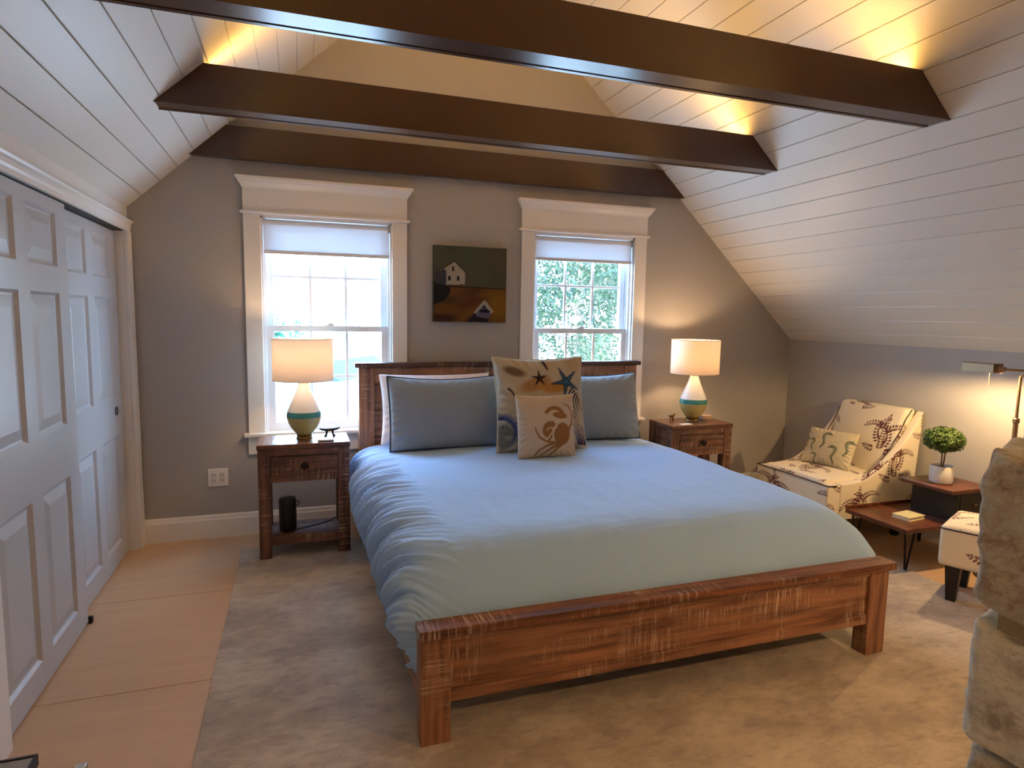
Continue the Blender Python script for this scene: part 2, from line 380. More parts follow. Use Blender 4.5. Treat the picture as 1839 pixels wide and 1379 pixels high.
# ------------------------------------------------------------------ windows
def glass_mat():
    m = bpy.data.materials.new('window_glass'); m.use_nodes = True; n = m.node_tree; n.nodes.remove(n.nodes['Principled BSDF'])
    tr = n.nodes.new('ShaderNodeBsdfTransparent'); tr.inputs[0].default_value = (.96, .98, .97, 1)
    gl = n.nodes.new('ShaderNodeBsdfGlossy'); gl.inputs['Roughness'].default_value = .02
    fr = n.nodes.new('ShaderNodeFresnel'); fr.inputs[0].default_value = 1.35; ms = n.nodes.new('ShaderNodeMixShader')
    n.links.new(fr.outputs[0], ms.inputs[0]); n.links.new(tr.outputs[0], ms.inputs[1]); n.links.new(gl.outputs[0], ms.inputs[2])
    n.links.new(ms.outputs[0], n.nodes['Material Output'].inputs[0]); return m
M_glass = glass_mat()
def window(n, x0, x1):
    wdw = structure('window_%d' % n, ((x0 + x1)/2, 0, 0.655)); k = dict(parent=wdw, world=True, smooth=False)
    i0, i1 = x0 + .10, x1 - .10
    MB().box(x0, i0, -.02, 0, .67, 2.055, .003).build('side_casing', M_white, **k)
    MB().box(i1, x1, -.02, 0, .67, 2.055, .003).build('side_casing', M_white, **k)
    MB().box(x0, x1, -.022, 0, 2.073, 2.215, .002).build('head_casing', M_white, **k)
    MB().box(x0 - .018, x1 + .018, -.034, 0, 2.055, 2.073, .005).build('head_bead', M_white, **k)
    prof = [(0, 2.205), (-.024, 2.205), (-.027, 2.215), (-.034, 2.225), (-.047, 2.242), (-.052, 2.255), (-.060, 2.259), (-.060, 2.276), (0, 2.276)]
    v = []; nn = len(prof)                                  # crown with mitred returns
    for side in (0, 1):
        for (yy, zz) in prof: v.append(((x0 + yy + .024 if yy < 0 else x0 - .036 * (zz > 2.25)) if side == 0 else (x1 - yy - .024 if yy < 0 else x1 + .036*(zz > 2.25)), yy, zz))
    MB().add(v, [tuple(range(nn)), tuple(range(2*nn - 1, nn - 1, -1))] + [(i, i + nn, (i + 1) % nn + nn, (i + 1) % nn) for i in range(nn)]).build('crown', M_white, **k)
    MB().box(x0 - .028, x1 + .028, -.05, .03, .648, .672, .006).build('stool', M_white, **k)
    MB().box(x0 - .004, x1 + .004, -.018, 0, .532, .648, .003).build('apron', M_white, **k)
    jb = MB().box(i0 - .012, i0 + .012, -.005, .155, .66, 2.045).box(i1 - .012, i1 + .012, -.005, .155, .66, 2.045) \
        .box(i0, i1, -.005, .155, 2.033, 2.057).box(i0, i1, .03, .17, .645, .668)
    for xx, sg in ((i0 + .012, 1), (i1 - .012, -1)):       # parting beads
        jb.box(min(xx, xx + sg*.014), max(xx, xx + sg*.014), .022, .036, .668, 2.033).box(min(xx, xx + sg*.012), max(xx, xx + sg*.012), .072, .08, .668, 2.033)
    jb.build('jamb', mat('vinyl_window', C(238, 240, 242), .3, var=(2, .01)), **k)
    MV = MATS['vinyl_window']
    g0, g1 = i0 + .064, i1 - .066
    def sash(z0, z1, gz0, gz1, y0, y1, rows, a, b):
        s = MB().box(a, g0, y0, y1, z0, z1).box(g1, b, y0, y1, z0, z1).box(g0, g1, y0, y1, z0, gz0).box(g0, g1, y0, y1, gz1, z1) \
            .box(g0 - .008, g0, y0 - .003, y0, gz0, gz1).box(g1, g1 + .008, y0 - .003, y0, gz0, gz1).build('sash', MV, **k)
        s_k = dict(parent=s, world=True, smooth=False); pw = (g1 - g0)/3; ph = (gz1 - gz0)/rows
        for j in (1, 2): MB().box(g0 + pw*j - .009, g0 + pw*j + .009, y0 + .008, y1 - .008, gz0, gz1, .003).build('muntin', MV, **s_k)
        for j in range(1, rows): MB().box(g0, g1, y0 + .0085, y1 - .0085, gz0 + ph*j - .009, gz0 + ph*j + .009, .003).build('muntin', MV, **s_k)
        ym = (y0 + y1)/2
        for i in range(3):
            for j in range(rows):
                link('pane', [(g0 + pw*i, ym, gz0 + ph*j), (g0 + pw*(i + 1), ym, gz0 + ph*j), (g0 + pw*(i + 1), ym, gz0 + ph*(j + 1)), (g0 + pw*i, ym, gz0 + ph*(j + 1))], [(0, 1, 2, 3)], M_glass, s, smooth=False, world=True, recalc=False)
        return s
    sash(1.325, 2.033, 1.362, 1.998, .082, .115, 2, i0 + .012, i1 - .012)
    s2 = sash(.668, 1.362, .725, 1.325, .038, .070, 2, i0 + .012, i1 - .012)
    MB().box((x0 + x1)/2 - .03, (x0 + x1)/2 + .03, .040, .062, 1.362, 1.370, .002).box((x0 + x1)/2 - .008, (x0 + x1)/2 + .03, .044, .056, 1.370, 1.382, .003).build('latch', MV, s2, world=True)
for n, (a, b, s) in enumerate(WIN, 1): window(n, a, b)
M_shade = mat('roller_fabric', C(236, 238, 240), .8, bump=(500, .1), trans=((.85, .90, .96, 1), .22))
def roller(a, b, zb, label):
    t = thing('roller_shade', label, 'blind', ((a + b)/2, .012, zb), group=None)
    i0, i1 = a + .116, b - .116; k = dict(parent=t, world=True)
    v = []; f = []
    MB().box(i0, i1, .010, .0125, zb + .02, 2.03).build('fabric', M_shade, smooth=False, **k)
    MB().box(i0, i1, .004, .018, zb, zb + .022, .004).build('hem_bar', mat('hem_fabric', C(214, 212, 216), .7, bump=(400, .1)), smooth=False, **k)
    MB().tube([(i0, .02, 2.012), (i1, .02, 2.012)], .017, 16).build('roller_tube', M_shade, **k)
    MB().box(i1 - .002, i1 + .003, -.004, .03, 1.985, 2.032, .001).build('end_bracket', mat('grey_metal', C(120, 122, 124), .4, metal=.6, var=(20, .05)), smooth=False, **k)
    MB().tube([(i1 - .012, .0, 2.0), (i1 - .007, .0, 1.93), (i1 - .006, .0, zb + .03)], .0015, 6).build('pull_chain', M_white, **k)
    for xx in (a + .22, b - .24): MB().tube([(xx, .008, zb + .002), (xx + .004, .008, zb - .014)], .004, 6).build('pull_tab', MATS['hem_fabric'], **k)
roller(*WIN[0], 'white roller shade in the window behind the lamp with no view of trees')
roller(*WIN[1], 'white roller shade in the window with green trees outside')

# ------------------------------------------------------------------ baseboards and trims
def baseboard(name, mbs): 
    o = mbs.build(name, M_white, smooth=False); o['kind'] = 'structure'
bp_ = [(0, 0), (-.016, 0), (-.016, .118), (-.012, .128), (-.009, .146), (0, .15)]
baseboard('baseboard_back', MB().prism(bp_, .02, W, 'yz'))
baseboard('baseboard_right', MB().prism([(W + y, z) for y, z in bp_], YF, -.016, 'xz'))
tr = structure('trim_1', (0.01, (CY0 + CY1)/2, 1.9)); k = dict(parent=tr, world=True, smooth=False)   # closet head
MB().prism([(0, 1.902), (.016, 1.902), (.016, 1.922), (.020, 1.932), (.020, 1.948), (.030, 1.954), (.034, 1.964), (.0, 1.968)], CY0 - .09, -.006, 'xz').build('head_casing', M_white, **k)
MB().box(-.10, -.002, CY0, CY1, 1.897, 1.926).build('door_track', M_black, **k)
o = MB().box(0, .022, CY1 - .002, -.017, 0, 1.902, .003).box(-.12, .0, CY1 - .004, CY1 + .012, 0, 1.902).build('trim_2', M_white, smooth=False); o['kind'] = 'structure'
o = MB().box(0, .024, CY0 - .088, CY0 + .004, 0, 1.902, .003).box(-.12, .0, CY0 - .012, CY0 + .004, 0, 1.902).build('trim_3', M_white, smooth=False); o['kind'] = 'structure'

# ------------------------------------------------------------------ six-panel sliding closet doors
M_door = mat('white_door_paint', C(190, 190, 191), .38, bump=(14, .03), var=(2, .01))
def door(n, x_face, y0, y1):
    d = structure('door_%d' % n, (x_face - .018, (y0 + y1)/2, .012)); k = dict(parent=d, world=True, smooth=False)
    Wd = y1 - y0; st = .122; mu = .108; pw = (Wd - 2*st - mu)/2
    rows = [(.118, .735), (.955, 1.512), (1.618, 1.842)]; cols = [(y0 + st, y0 + st + pw), (y1 - st - pw, y1 - st)]
    ycuts = [y0, cols[0][0], cols[0][1], cols[1][0], cols[1][1], y1]; zc = [.012] + [z for q in rows for z in q] + [1.893]
    fr = MB()
    for i in range(5):
        for j in range(7):
            if i in (1, 3) and j in (1, 3, 5): continue
            fr.box(x_face - .036, x_face, ycuts[i], ycuts[i + 1], zc[j], zc[j + 1])
    fr.build('frame', M_door, **k)
    for (a, b) in cols:
        for (z0, z1) in rows:
            v = []; rings = [(0, 0), (.012, -.012), (.020, -.013), (.062, -.003)]
            for (ins, dx) in rings: v += [(x_face + dx, a + ins, z0 + ins), (x_face + dx, b - ins, z0 + ins), (x_face + dx, b - ins, z1 - ins), (x_face + dx, a + ins, z1 - ins)]
            v += [(x_face - .034, a, z0), (x_face - .034, b, z0), (x_face - .034, b, z1), (x_face - .034, a, z1)]
            f = [(4*q + i, 4*q + (i + 1) % 4, 4*q + 4 + (i + 1) % 4, 4*q + 4 + i) for q in range(3) for i in range(4)] + [(12, 13, 14, 15), (16, 17, 18, 19)]
            link('panel', v, f, M_door, d, smooth=False, world=True)
    return d
door(1, -.002, -2.04, -1.078)
d2 = door(2, -.046, -1.085, CY1 - .012)
pl = MB().lathe([(.024, 0), (.026, .004), (.021, .005), (.019, -.001), (.001, -.001)], n=24).build('finger_pull', M_iron, d2); pl.rotation_euler = (0, PI/2, 0); pl.location = (.018, .35, .862)
tag(MB().box(-.020, .012, -1.074, -1.050, 0, .03, .003).build('door_guide', M_iron, smooth=False), 'small dark floor guide at the edge of the sliding closet doors', 'door guide')

# ------------------------------------------------------------------ wall outlet
t = thing('outlet_plate', 'white double wall outlet plate low on the grey wall by the closet', 'outlet', (.441, 0, .392))
MB().box(-.059, .059, -.007, 0, -.058, .058, .003).build('plate', M_white, t, smooth=False)
for sx_ in (-.024, .024):
    q = MB().box(sx_ - .017, sx_ + .017, -.010, -.006, -.034, .034, .002).build('socket', mat('outlet_plastic', C(222, 218, 212), .3, var=(30, .02)), t, smooth=False)
    for dz in (-.017, .017): MB().box(sx_ - .008, sx_ - .005, -.0106, -.009, dz - .005, dz + .005).box(sx_ + .005, sx_ + .008, -.0106, -.009, dz - .005, dz + .005).build('slot', M_iron, q, smooth=False)

# ------------------------------------------------------------------ rug
def rug_mat():
    m = bpy.data.materials.new('mottled_rug'); m.use_nodes = True; n = m.node_tree; b = n.nodes['Principled BSDF']
    b.inputs['Roughness'].default_value = .95; b.inputs['Specular IOR Level'].default_value = .1; b.inputs['Sheen Weight'].default_value = .2
    t = n.nodes.new('ShaderNodeTexCoord')
    def noise(sc, vec=(1, 1, 1), det=6, ro=.62):
        mp = n.nodes.new('ShaderNodeMapping'); mp.inputs['Scale'].default_value = vec; n.links.new(t.outputs['Object'], mp.inputs['Vector'])
        q = n.nodes.new('ShaderNodeTexNoise'); q.inputs['Scale'].default_value = sc; q.inputs['Detail'].default_value = det; q.inputs['Roughness'].default_value = ro
        n.links.new(mp.outputs[0], q.inputs['Vector']); return q
    a = noise(2.0, (1, 1.5, 1), 10, .72); rp_ = n.nodes.new('ShaderNodeValToRGB'); e = rp_.color_ramp.elements
    e[0].position = .30; e[0].color = C(156, 142, 130); e[1].position = .70; e[1].color = C(212, 198, 180)
    x = e.new(.45); x.color = C(172, 158, 144); x = e.new(.56); x.color = C(198, 184, 166)
    n.links.new(a.outputs['Fac'], rp_.inputs[0])
    s = noise(26, (.6, 1.8, 1), 4); r2 = n.nodes.new('ShaderNodeMapRange'); r2.inputs[1].default_value = .52; r2.inputs[2].default_value = .72
    n.links.new(s.outputs['Fac'], r2.inputs[0])
    m2 = n.nodes.new('ShaderNodeMath'); m2.operation = 'MULTIPLY'; m2.inputs[1].default_value = .38; n.links.new(r2.outputs[0], m2.inputs[0])
    mx = n.nodes.new('ShaderNodeMixRGB'); mx.inputs[2].default_value = C(118, 104, 98)
    n.links.new(m2.outputs[0], mx.inputs[0]); n.links.new(rp_.outputs[0], mx.inputs[1]); n.links.new(mx.outputs[0], b.inputs['Base Color'])
    f = noise(160, (1, 1, 1), 3); bp = n.nodes.new('ShaderNodeBump'); bp.inputs['Strength'].default_value = .55; bp.inputs['Distance'].default_value = .006
    n.links.new(f.outputs['Fac'], bp.inputs['Height']); n.links.new(bp.outputs[0], b.inputs['Normal']); return m
RUGZ = .010
tag(MB().box(.592, 4.30, -4.6, -.295, 0, RUGZ, .003).build('area_rug', rug_mat(), smooth=False), 'large mottled beige and grey low-pile rug under the bed', 'rug')

# ------------------------------------------------------------------ bed
WD = dict(dark=C(98, 62, 44), light=C(172, 122, 88), wash=C(232, 208, 182))
def bw(axis): return wood_mat('bed_wood_' + axis, axis=axis, washamt=.62, **WD)
bed = thing('bed', 'rustic saw-marked brown wooden king bed frame with headboard and low footboard', 'bed', (2.33, -1.3, RUGZ)); k = dict(parent=bed, world=True, smooth=False)
BX0, BX1 = 1.296, 3.350
hb = MB().box(BX0 + .02, BX1 - .0, -.105, -.075, .25, 1.09).build('headboard', bw('x'), **k); hk = dict(parent=hb, world=True, smooth=False)
for a in (BX0 + .015, BX1 - .085): MB().box(a, a + .10, -.135, -.06, RUGZ, 1.095, .004).build('post', bw('z'), **hk)
MB().box(BX0 + .115, BX1 - .085, -.128, -.07, .985, 1.094, .003).build('top_rail', bw('x'), **hk)
for z0, z1 in ((.45, .628), (.632, .806), (.81, .982)): MB().box(BX0 + .115, BX1 - .085, -.118, -.07, z0, z1, .003).build('plank', bw('x'), **hk)
MB().box(BX0 - .01, BX1 + .045, -.15, -.05, 1.096, 1.126, .005).build('cap', wood_mat('bed_cap', C(40, 24, 18), C(86, 54, 38), WD['wash'], 'x', washamt=.3), **hk)
fb = MB().box(BX0 + .095, BX1 - .10, -2.362, -2.32, .15, .388, .002).build('footboard', bw('x'), **k); fk = dict(parent=fb, world=True, smooth=False)
for a in (BX0 + .002, BX1 - .112): MB().box(a, a + .102, -2.378, -2.305, RUGZ, .392, .003).build('post', bw('z'), **fk)
MB().box(BX0 + .104, BX1 - .112, -2.372, -2.315, .15, .192, .003).build('bottom_rail', bw('x'), **fk)
MB().box(BX0 + .104, BX1 - .112, -2.371, -2.315, .366, .39, .002).build('top_rail', bw('x'), **fk)
MB().box(BX0 - .006, BX1 + .002, -2.402, -2.318, .392, .426, .004).build('cap', wood_mat('foot_cap', C(66, 34, 22), C(140, 86, 52), WD['wash'], 'x', washamt=.5), **fk)
for a in (BX0 + .006, BX1 - .036): MB().box(a, a + .03, -2.31, -.13, .130, .32, .003).build('side_rail', wood_mat('rail_wood', C(120, 84, 62), C(170, 128, 98), WD['wash'], 'y', washamt=.4), **k)
MB().box(1.35, 3.31, -2.12, -.15, .30, .54, .05).build('mattress', mat('mattress_cloth', C(225, 222, 216), .85, bump=(300, .1)), **k)

# comforter: one draped sheet
def catmull(P, n):
    P = np.array(P, float); P = np.vstack([2*P[0] - P[1], P, 2*P[-1] - P[-2]]); d = np.linalg.norm(np.diff(P[1:-1], axis=0), axis=1)
    s = np.concatenate([[0], np.cumsum(d)]); t = np.linspace(0, s[-1], n); out_ = []
    for x in t:
        i = min(np.searchsorted(s, x, 'right') - 1, len(d) - 1); u = (x - s[i])/d[i]; a, b, c_, e = P[i:i + 4]
        out_.append(.5*((2*b) + (-a + c_)*u + (2*a - 5*b + 4*c_ - e)*u*u + (-a + 3*b - 3*c_ + e)*u**3))
    return np.array(out_), t
def vnoise(x, y, seed, n=64):
    g = np.random.default_rng(seed).random((n, n)); xi = np.floor(x).astype(int); yi = np.floor(y).astype(int); fx = x - xi; fy = y - yi
    fx = fx*fx*(3 - 2*fx); fy = fy*fy*(3 - 2*fy); G = lambda a, b: g[a % n, b % n]
    return (G(xi, yi)*(1 - fx) + G(xi + 1, yi)*fx)*(1 - fy) + (G(xi, yi + 1)*(1 - fx) + G(xi + 1, yi + 1)*fx)*fy - .5
cs, cst = catmull([(1.288, .222), (1.243, .33), (1.226, .44), (1.285, .545), (1.45, .598), (1.9, .612), (2.33, .615), (2.76, .612), (3.21, .598), (3.375, .545), (3.434, .44), (3.424, .33), (3.398, .205)], 300)
ls, lst = catmull([(-.17, .600), (-.6, .605), (-1.2, .607), (-1.8, .604), (-2.0, .598), (-2.11, .572), (-2.21, .512), (-2.285, .43), (-2.312, .35)], 440)
CX = 2.33
S, T = np.meshgrid(np.arange(300), np.arange(440), indexing='ij')
X = cs[S, 0]; Zc = cs[S, 1]; Y = ls[T, 0].copy(); zf = ls[T, 1]
Z = .2 + (Zc - .2)*(zf - .2)/.405
foot = np.clip((-1.9 - Y)/.4, 0, 1); X = CX + (X - CX)*(1 - .008*foot**2)
arcl = np.clip(.60 - cst[S], 0, .6)                      # distance down from the left edge of the mattress top
side = np.clip((arcl - .02)/.24, 0, 1)
kk = .12 + .5*np.clip((-Y - .6)/1.4, 0, 1)
ph = Y - arcl*kk + .03*vnoise(Y*5, arcl*6, 3)
def ridge(f1, f2, sd): return .35 - np.abs(2.2*vnoise(ph*f1 + 40, arcl*f2 + 9, sd))
fold = 1.1*ridge(11, 1.6, 4) + 1.2*ridge(25, 1.8, 5) + 1.0*ridge(47, 2.0, 6) + .5*ridge(90, 3.0, 7)
amp = .036*side*(1 - .3*foot)
nx = -np.clip((arcl - .1)/.25, 0, 1); nz = 1 + nx*.9
X += fold*amp*nx; Z += fold*amp*nz*.7
endk = np.clip((-2.245 - Y)/.05, 0, 1); X = X*(1 - endk) + np.clip(X, 1.315, 3.335)*endk
headp = np.clip((Y + .75)/.4, 0, 1); X = CX + (X - CX)*(1 - .022*headp)
arcr = np.clip(.55 - (cst[-1] - cst[S]), 0, .55); sider = np.clip((arcr - .05)/.3, 0, 1)
X += .006*sider*np.sin(Y*40 + 2*vnoise(Y*3, arcr*3, 8))
Z += .012*vnoise(X*2.2, Y*2.2, 9) + .006*vnoise(X*6, Y*6, 10) + .0035*vnoise(X*20, Y*7, 11)*np.clip((-.9 - Y)/.6, 0, 1)
hem = np.clip((.04 - cst[S])/.04, 0, 1)*(1 - np.clip((-1.95 - Y)/.2, 0, 1)); X -= .006*hem*vnoise(Y*60, Y*0, 12); Z += hem*(.03*vnoise(Y*6, Y*0, 13) + .008*vnoise(Y*60, Y*0 + 5, 14))
X = np.where((S < 20) & (X > 1.294) & (Y > -2.24), 1.294, X)
idx = np.arange(300*440).reshape(300, 440)
F = np.stack([idx[:-1, :-1], idx[1:, :-1], idx[1:, 1:], idx[:-1, 1:]], -1).reshape(-1, 4)
def cloth_mat(name, col, wr=1.0, sheen=.15, weave=420):
    m = bpy.data.materials.new(name); m.use_nodes = True; n = m.node_tree; b = n.nodes['Principled BSDF']
    b.inputs['Base Color'].default_value = col; b.inputs['Roughness'].default_value = .8; b.inputs['Specular IOR Level'].default_value = .25; b.inputs['Sheen Weight'].default_value = sheen
    t = n.nodes.new('ShaderNodeTexCoord'); prev = None
    for sc, vec, st, di in ((weave, (1, 1, 1), .12, .002), (9, (1, 2.2, 1), .25*wr, .02), (28, (1, 2, 1), .2*wr, .006)):
        mp = n.nodes.new('ShaderNodeMapping'); mp.inputs['Scale'].default_value = vec; n.links.new(t.outputs['Object'], mp.inputs['Vector'])
        no = n.nodes.new('ShaderNodeTexNoise'); no.inputs['Scale'].default_value = sc; no.inputs['Detail'].default_value = 3; no.inputs['Distortion'].default_value = .6
        n.links.new(mp.outputs[0], no.inputs['Vector']); bp = n.nodes.new('ShaderNodeBump'); bp.inputs['Strength'].default_value = st; bp.inputs['Distance'].default_value = di
        n.links.new(no.outputs['Fac'], bp.inputs['Height'])
        if prev: n.links.new(prev.outputs[0], bp.inputs['Normal'])
        prev = bp
    n.links.new(prev.outputs[0], b.inputs['Normal']); return m
M_comf = cloth_mat('comforter_cloth', C(164, 199, 240), .9)
cf = link('comforter', np.stack([X.ravel(), Y.ravel(), Z.ravel()], 1), F, M_comf, angle=180)
tag(cf, 'pale grey-blue linen comforter spread over the bed with rumpled side', 'comforter')
sm = cf.modifiers.new('thickness', 'SOLIDIFY'); sm.thickness = .012; sm.offset = -1

# ------------------------------------------------------------------ pillows
def pillow(name, w_, h_, th, label, cat, loc, tilt, yaw, base, painter=None, n=64, pipe=None, pull=.05, mat_=None, group=None, roll=0.0, sag=0.0, ears=1.0):
    """w_ x h_ pillow standing on its long edge; local x across, z up, front = -y"""
    t = thing(name, label, cat, loc, 0, group)
    rot = Matrix.Rotation(yaw, 4, 'Z') @ Matrix.Rotation(-tilt, 4, 'X') @ Matrix.Rotation(roll, 4, 'Y')
    u = np.linspace(-1, 1, n); U, V = np.meshgrid(u, u, indexing='ij')
    ex = 1 - pull*(1 - V**2)*np.abs(U)**3*1.0; ez = 1 - pull*(1 - U**2)*np.abs(V)**3
    px = U*ex*w_/2; pz = V*ez*h_/2
    prof = ((1 - np.abs(U)**2.6)*(1 - np.abs(V)**2.6))**.5
    wr = .006*(vnoise(U*3 + 5, V*3 + 5, 21) + .5*vnoise(U*9 + 20, V*9 + 20, 22))*prof**.5
    pz = pz - sag*(1 - U**2)*np.clip(V, 0, 1) 
    ang = np.arctan2(V, U); edge = np.maximum(np.abs(U), np.abs(V))
    wr = wr + .004*np.sin(ang*34)*np.clip((edge - .72)/.2, 0, 1)*np.clip((1 - edge)/.06, 0, 1)
    vf = np.stack([px, -(prof*th/2 + wr), pz], -1).reshape(-1, 3); vb = np.stack([px, prof*th/2 - wr*.5, pz], -1).reshape(-1, 3)
    idx = np.arange(n*n).reshape(n, n)
    f1 = np.stack([idx[:-1, :-1], idx[1:, :-1], idx[1:, 1:], idx[:-1, 1:]], -1).reshape(-1, 4)
    v = np.vstack([vf, vb]); f = np.vstack([f1, f1[:, ::-1] + n*n])
    zoff = v[:, 2].min()
    R = np.array(rot.to_3x3()); v2 = v @ R.T; dz = v2[:, 2].min(); v2[:, 2] -= dz
    col = None
    if painter:
        P = Paint(np.concatenate([(U.ravel() + 1)/2]*2), np.concatenate([(V.ravel() + 1)/2]*2), base); painter(P); col = P.c*.8
    v3, f3, col = weld(v2, f, col)
    b_ = link('cover', v3, f3, print_mat('printed_cloth') if painter else mat_, t, angle=180, color=col)
    if pipe:
        e = np.linspace(-1, 1, 28)
        ring = [(x_, -1) for x_ in e] + [(1, x_) for x_ in e[1:]] + [(x_, 1) for x_ in e[::-1][1:]] + [(-1, x_) for x_ in e[::-1][1:-1]]
        pts = []
        for (a, b2) in ring:
            q = np.array([a*(1 - pull*(1 - b2**2)*abs(a)**3)*w_/2, 0, b2*(1 - pull*(1 - a*a)*abs(b2)**3)*h_/2 - sag*(1 - a*a)*max(b2, 0)]) @ R.T; q[2] -= dz; pts.append(q)
        MB().tube(pts, pipe[0], 6, closed=True).build('piping', pipe[1], t)
    return t
M_sham = cloth_mat('sham_cloth', C(142, 152, 158), .5); M_white_cotton = cloth_mat('white_cotton', C(238, 224, 216), .5)
M_navy = mat('navy_piping', C(44, 54, 70), .7, bump=(400, .1))
PZ = .606
pillow('bed_pillow', .74, .46, .18, 'white cotton bed pillow behind the grey sham and leaning on the headboard', 'pillow', (1.80, -.255, PZ), .17, 0, None, mat_=M_white_cotton, pull=.05)
pillow('pillow_sham', .76, .47, .20, 'grey-blue pillow sham with navy edge, on the lamp window side of the bed', 'pillow', (1.84, -.43, PZ), .26, .02, None, mat_=M_sham, pipe=(.006, M_navy), pull=.03, sag=.022, group=None)
pillow('pillow_sham', .72, .47, .20, 'grey-blue pillow sham with navy edge, on the tree window side of the bed', 'pillow', (2.86, -.40, PZ), .24, -.04, None, mat_=M_sham, pipe=(.006, M_navy), pull=.03, sag=.022)

def paint_sea(P):
    nv = P.u*0
    for i in range(26):
        P.ell(random.random(), random.random(), .05 + .1*random.random(), .04 + .06*random.random(), random.random()*3, random.choice([(196, 178, 148), (206, 196, 172), (186, 164, 132)]), .9)
    P.ell(.42, .70, .17, .07, .3, (178, 136, 92), .5); P.ell(.20, .84, .12, .05, -.3, (120, 98, 78), .6); P.ell(.62, .66, .16, .06, 0, (190, 142, 78), .6)
    P.star(.46, .76, .085, .35, .020, (52, 36, 42))
    for c_, wd in (((30, 34, 52), .034), ((52, 100, 140), .014)): P.star(.76, .72, .165, .75, wd, c_)
    P.stroke([(.53, .95), (.56, .86)], .022, .010, (50, 40, 50))
    for k_ in range(6): P.stroke(arc(.02, .52 - .03*k_, .17 + .015*k_, .95 - .30*k_, -.2 - .22*k_), .011, .004, random.choice([(40, 44, 58), (58, 80, 110), (88, 62, 50)]))
    for k_ in range(5): P.stroke(arc(.95, .50, .05 + .035*k_, 2.2, 4.2), .010, .005, (50, 48, 60))
    for k_ in range(26):
        a = -1.5 + 3.4*k_/25; P.stroke([(.02 + .13*math.cos(a), .22 + .13*math.sin(a)), (.02 + .21*math.cos(a), .22 + .19*math.sin(a))], .012, .004, random.choice([(30, 52, 130), (46, 78, 150), (40, 44, 90)]))
    P.ell(.05, .20, .11, .13, 0, (150, 150, 132), .3)
    for k_ in range(5): P.stroke(arc(.05, .18, .02 + .02*k_, 0, 5.5), .005, .003, (70, 74, 70))
    for k_ in range(8): P.stroke([(.88 + .015*k_, .05), (.84 + .02*k_, .22 + .02*(k_ % 3))], .008, .003, random.choice([(60, 40, 60), (120, 70, 50), (44, 60, 110)]))
    for k_ in range(5): P.stroke([(.22 + .05*k_, .02), (.2 + .06*k_, .14)], .008, .003, (120, 120, 92))
def paint_crab(P):
    b = (158, 112, 64)
    P.ell(.72, .37, .145, .175, -.2, b, .06)
    P.stroke(arc(.60, .62, .16, .2, 2.5), .035, .03, b); P.stroke(arc(.52, .43, .10, 1.2, 3.8), .05, .03, b); P.ell(.50, .37, .05, .10, -.2, b, .1)
    P.ell(.70, .66, .13, .05, -.15, b, .1)
    P.stroke([(.60, .24), (.46, .26), (.34, .33), (.28, .42), (.27, .48)], .020, .010, b)
    for q in ([(.62, .24), (.46, .20), (.32, .12), (.26, .03)], [(.66, .21), (.52, .15), (.42, .08), (.34, .02)], [(.70, .20), (.62, .14), (.54, .06), (.48, .01)]): P.stroke(q, .022, .010, b)
    P.stroke([(.86, .45), (.93, .55), (.93, .70), (.87, .80), (.78, .84)], .022, .008, b)
    P.stroke([(.46, .30), (.58, .44), (.64, .50)], .012, .006, (222, 205, 182)); P.stroke([(.60, .56), (.72, .59), (.84, .56)], .013, .007, (222, 205, 182))
    P.ell(.5, .5, .8, .8, 0, (0, 0, 0), .01) if False else None
pillow('throw_pillow', .60, .60, .17, 'large square throw pillow printed with blue starfish and corals', 'pillow', (2.38, -.66, PZ), .22, -.03, (196, 184, 160), paint_sea, n=150, pull=.065, pipe=(.005, mat('cream_cord', C(200, 190, 165), .8, bump=(300, .2))))
pillow('throw_pillow', .375, .385, .12, 'small cream throw pillow with a tan crab print on the bed', 'pillow', (2.335, -.87, PZ), .20, -.02, (214, 194, 168), paint_crab, n=130, pull=.06)

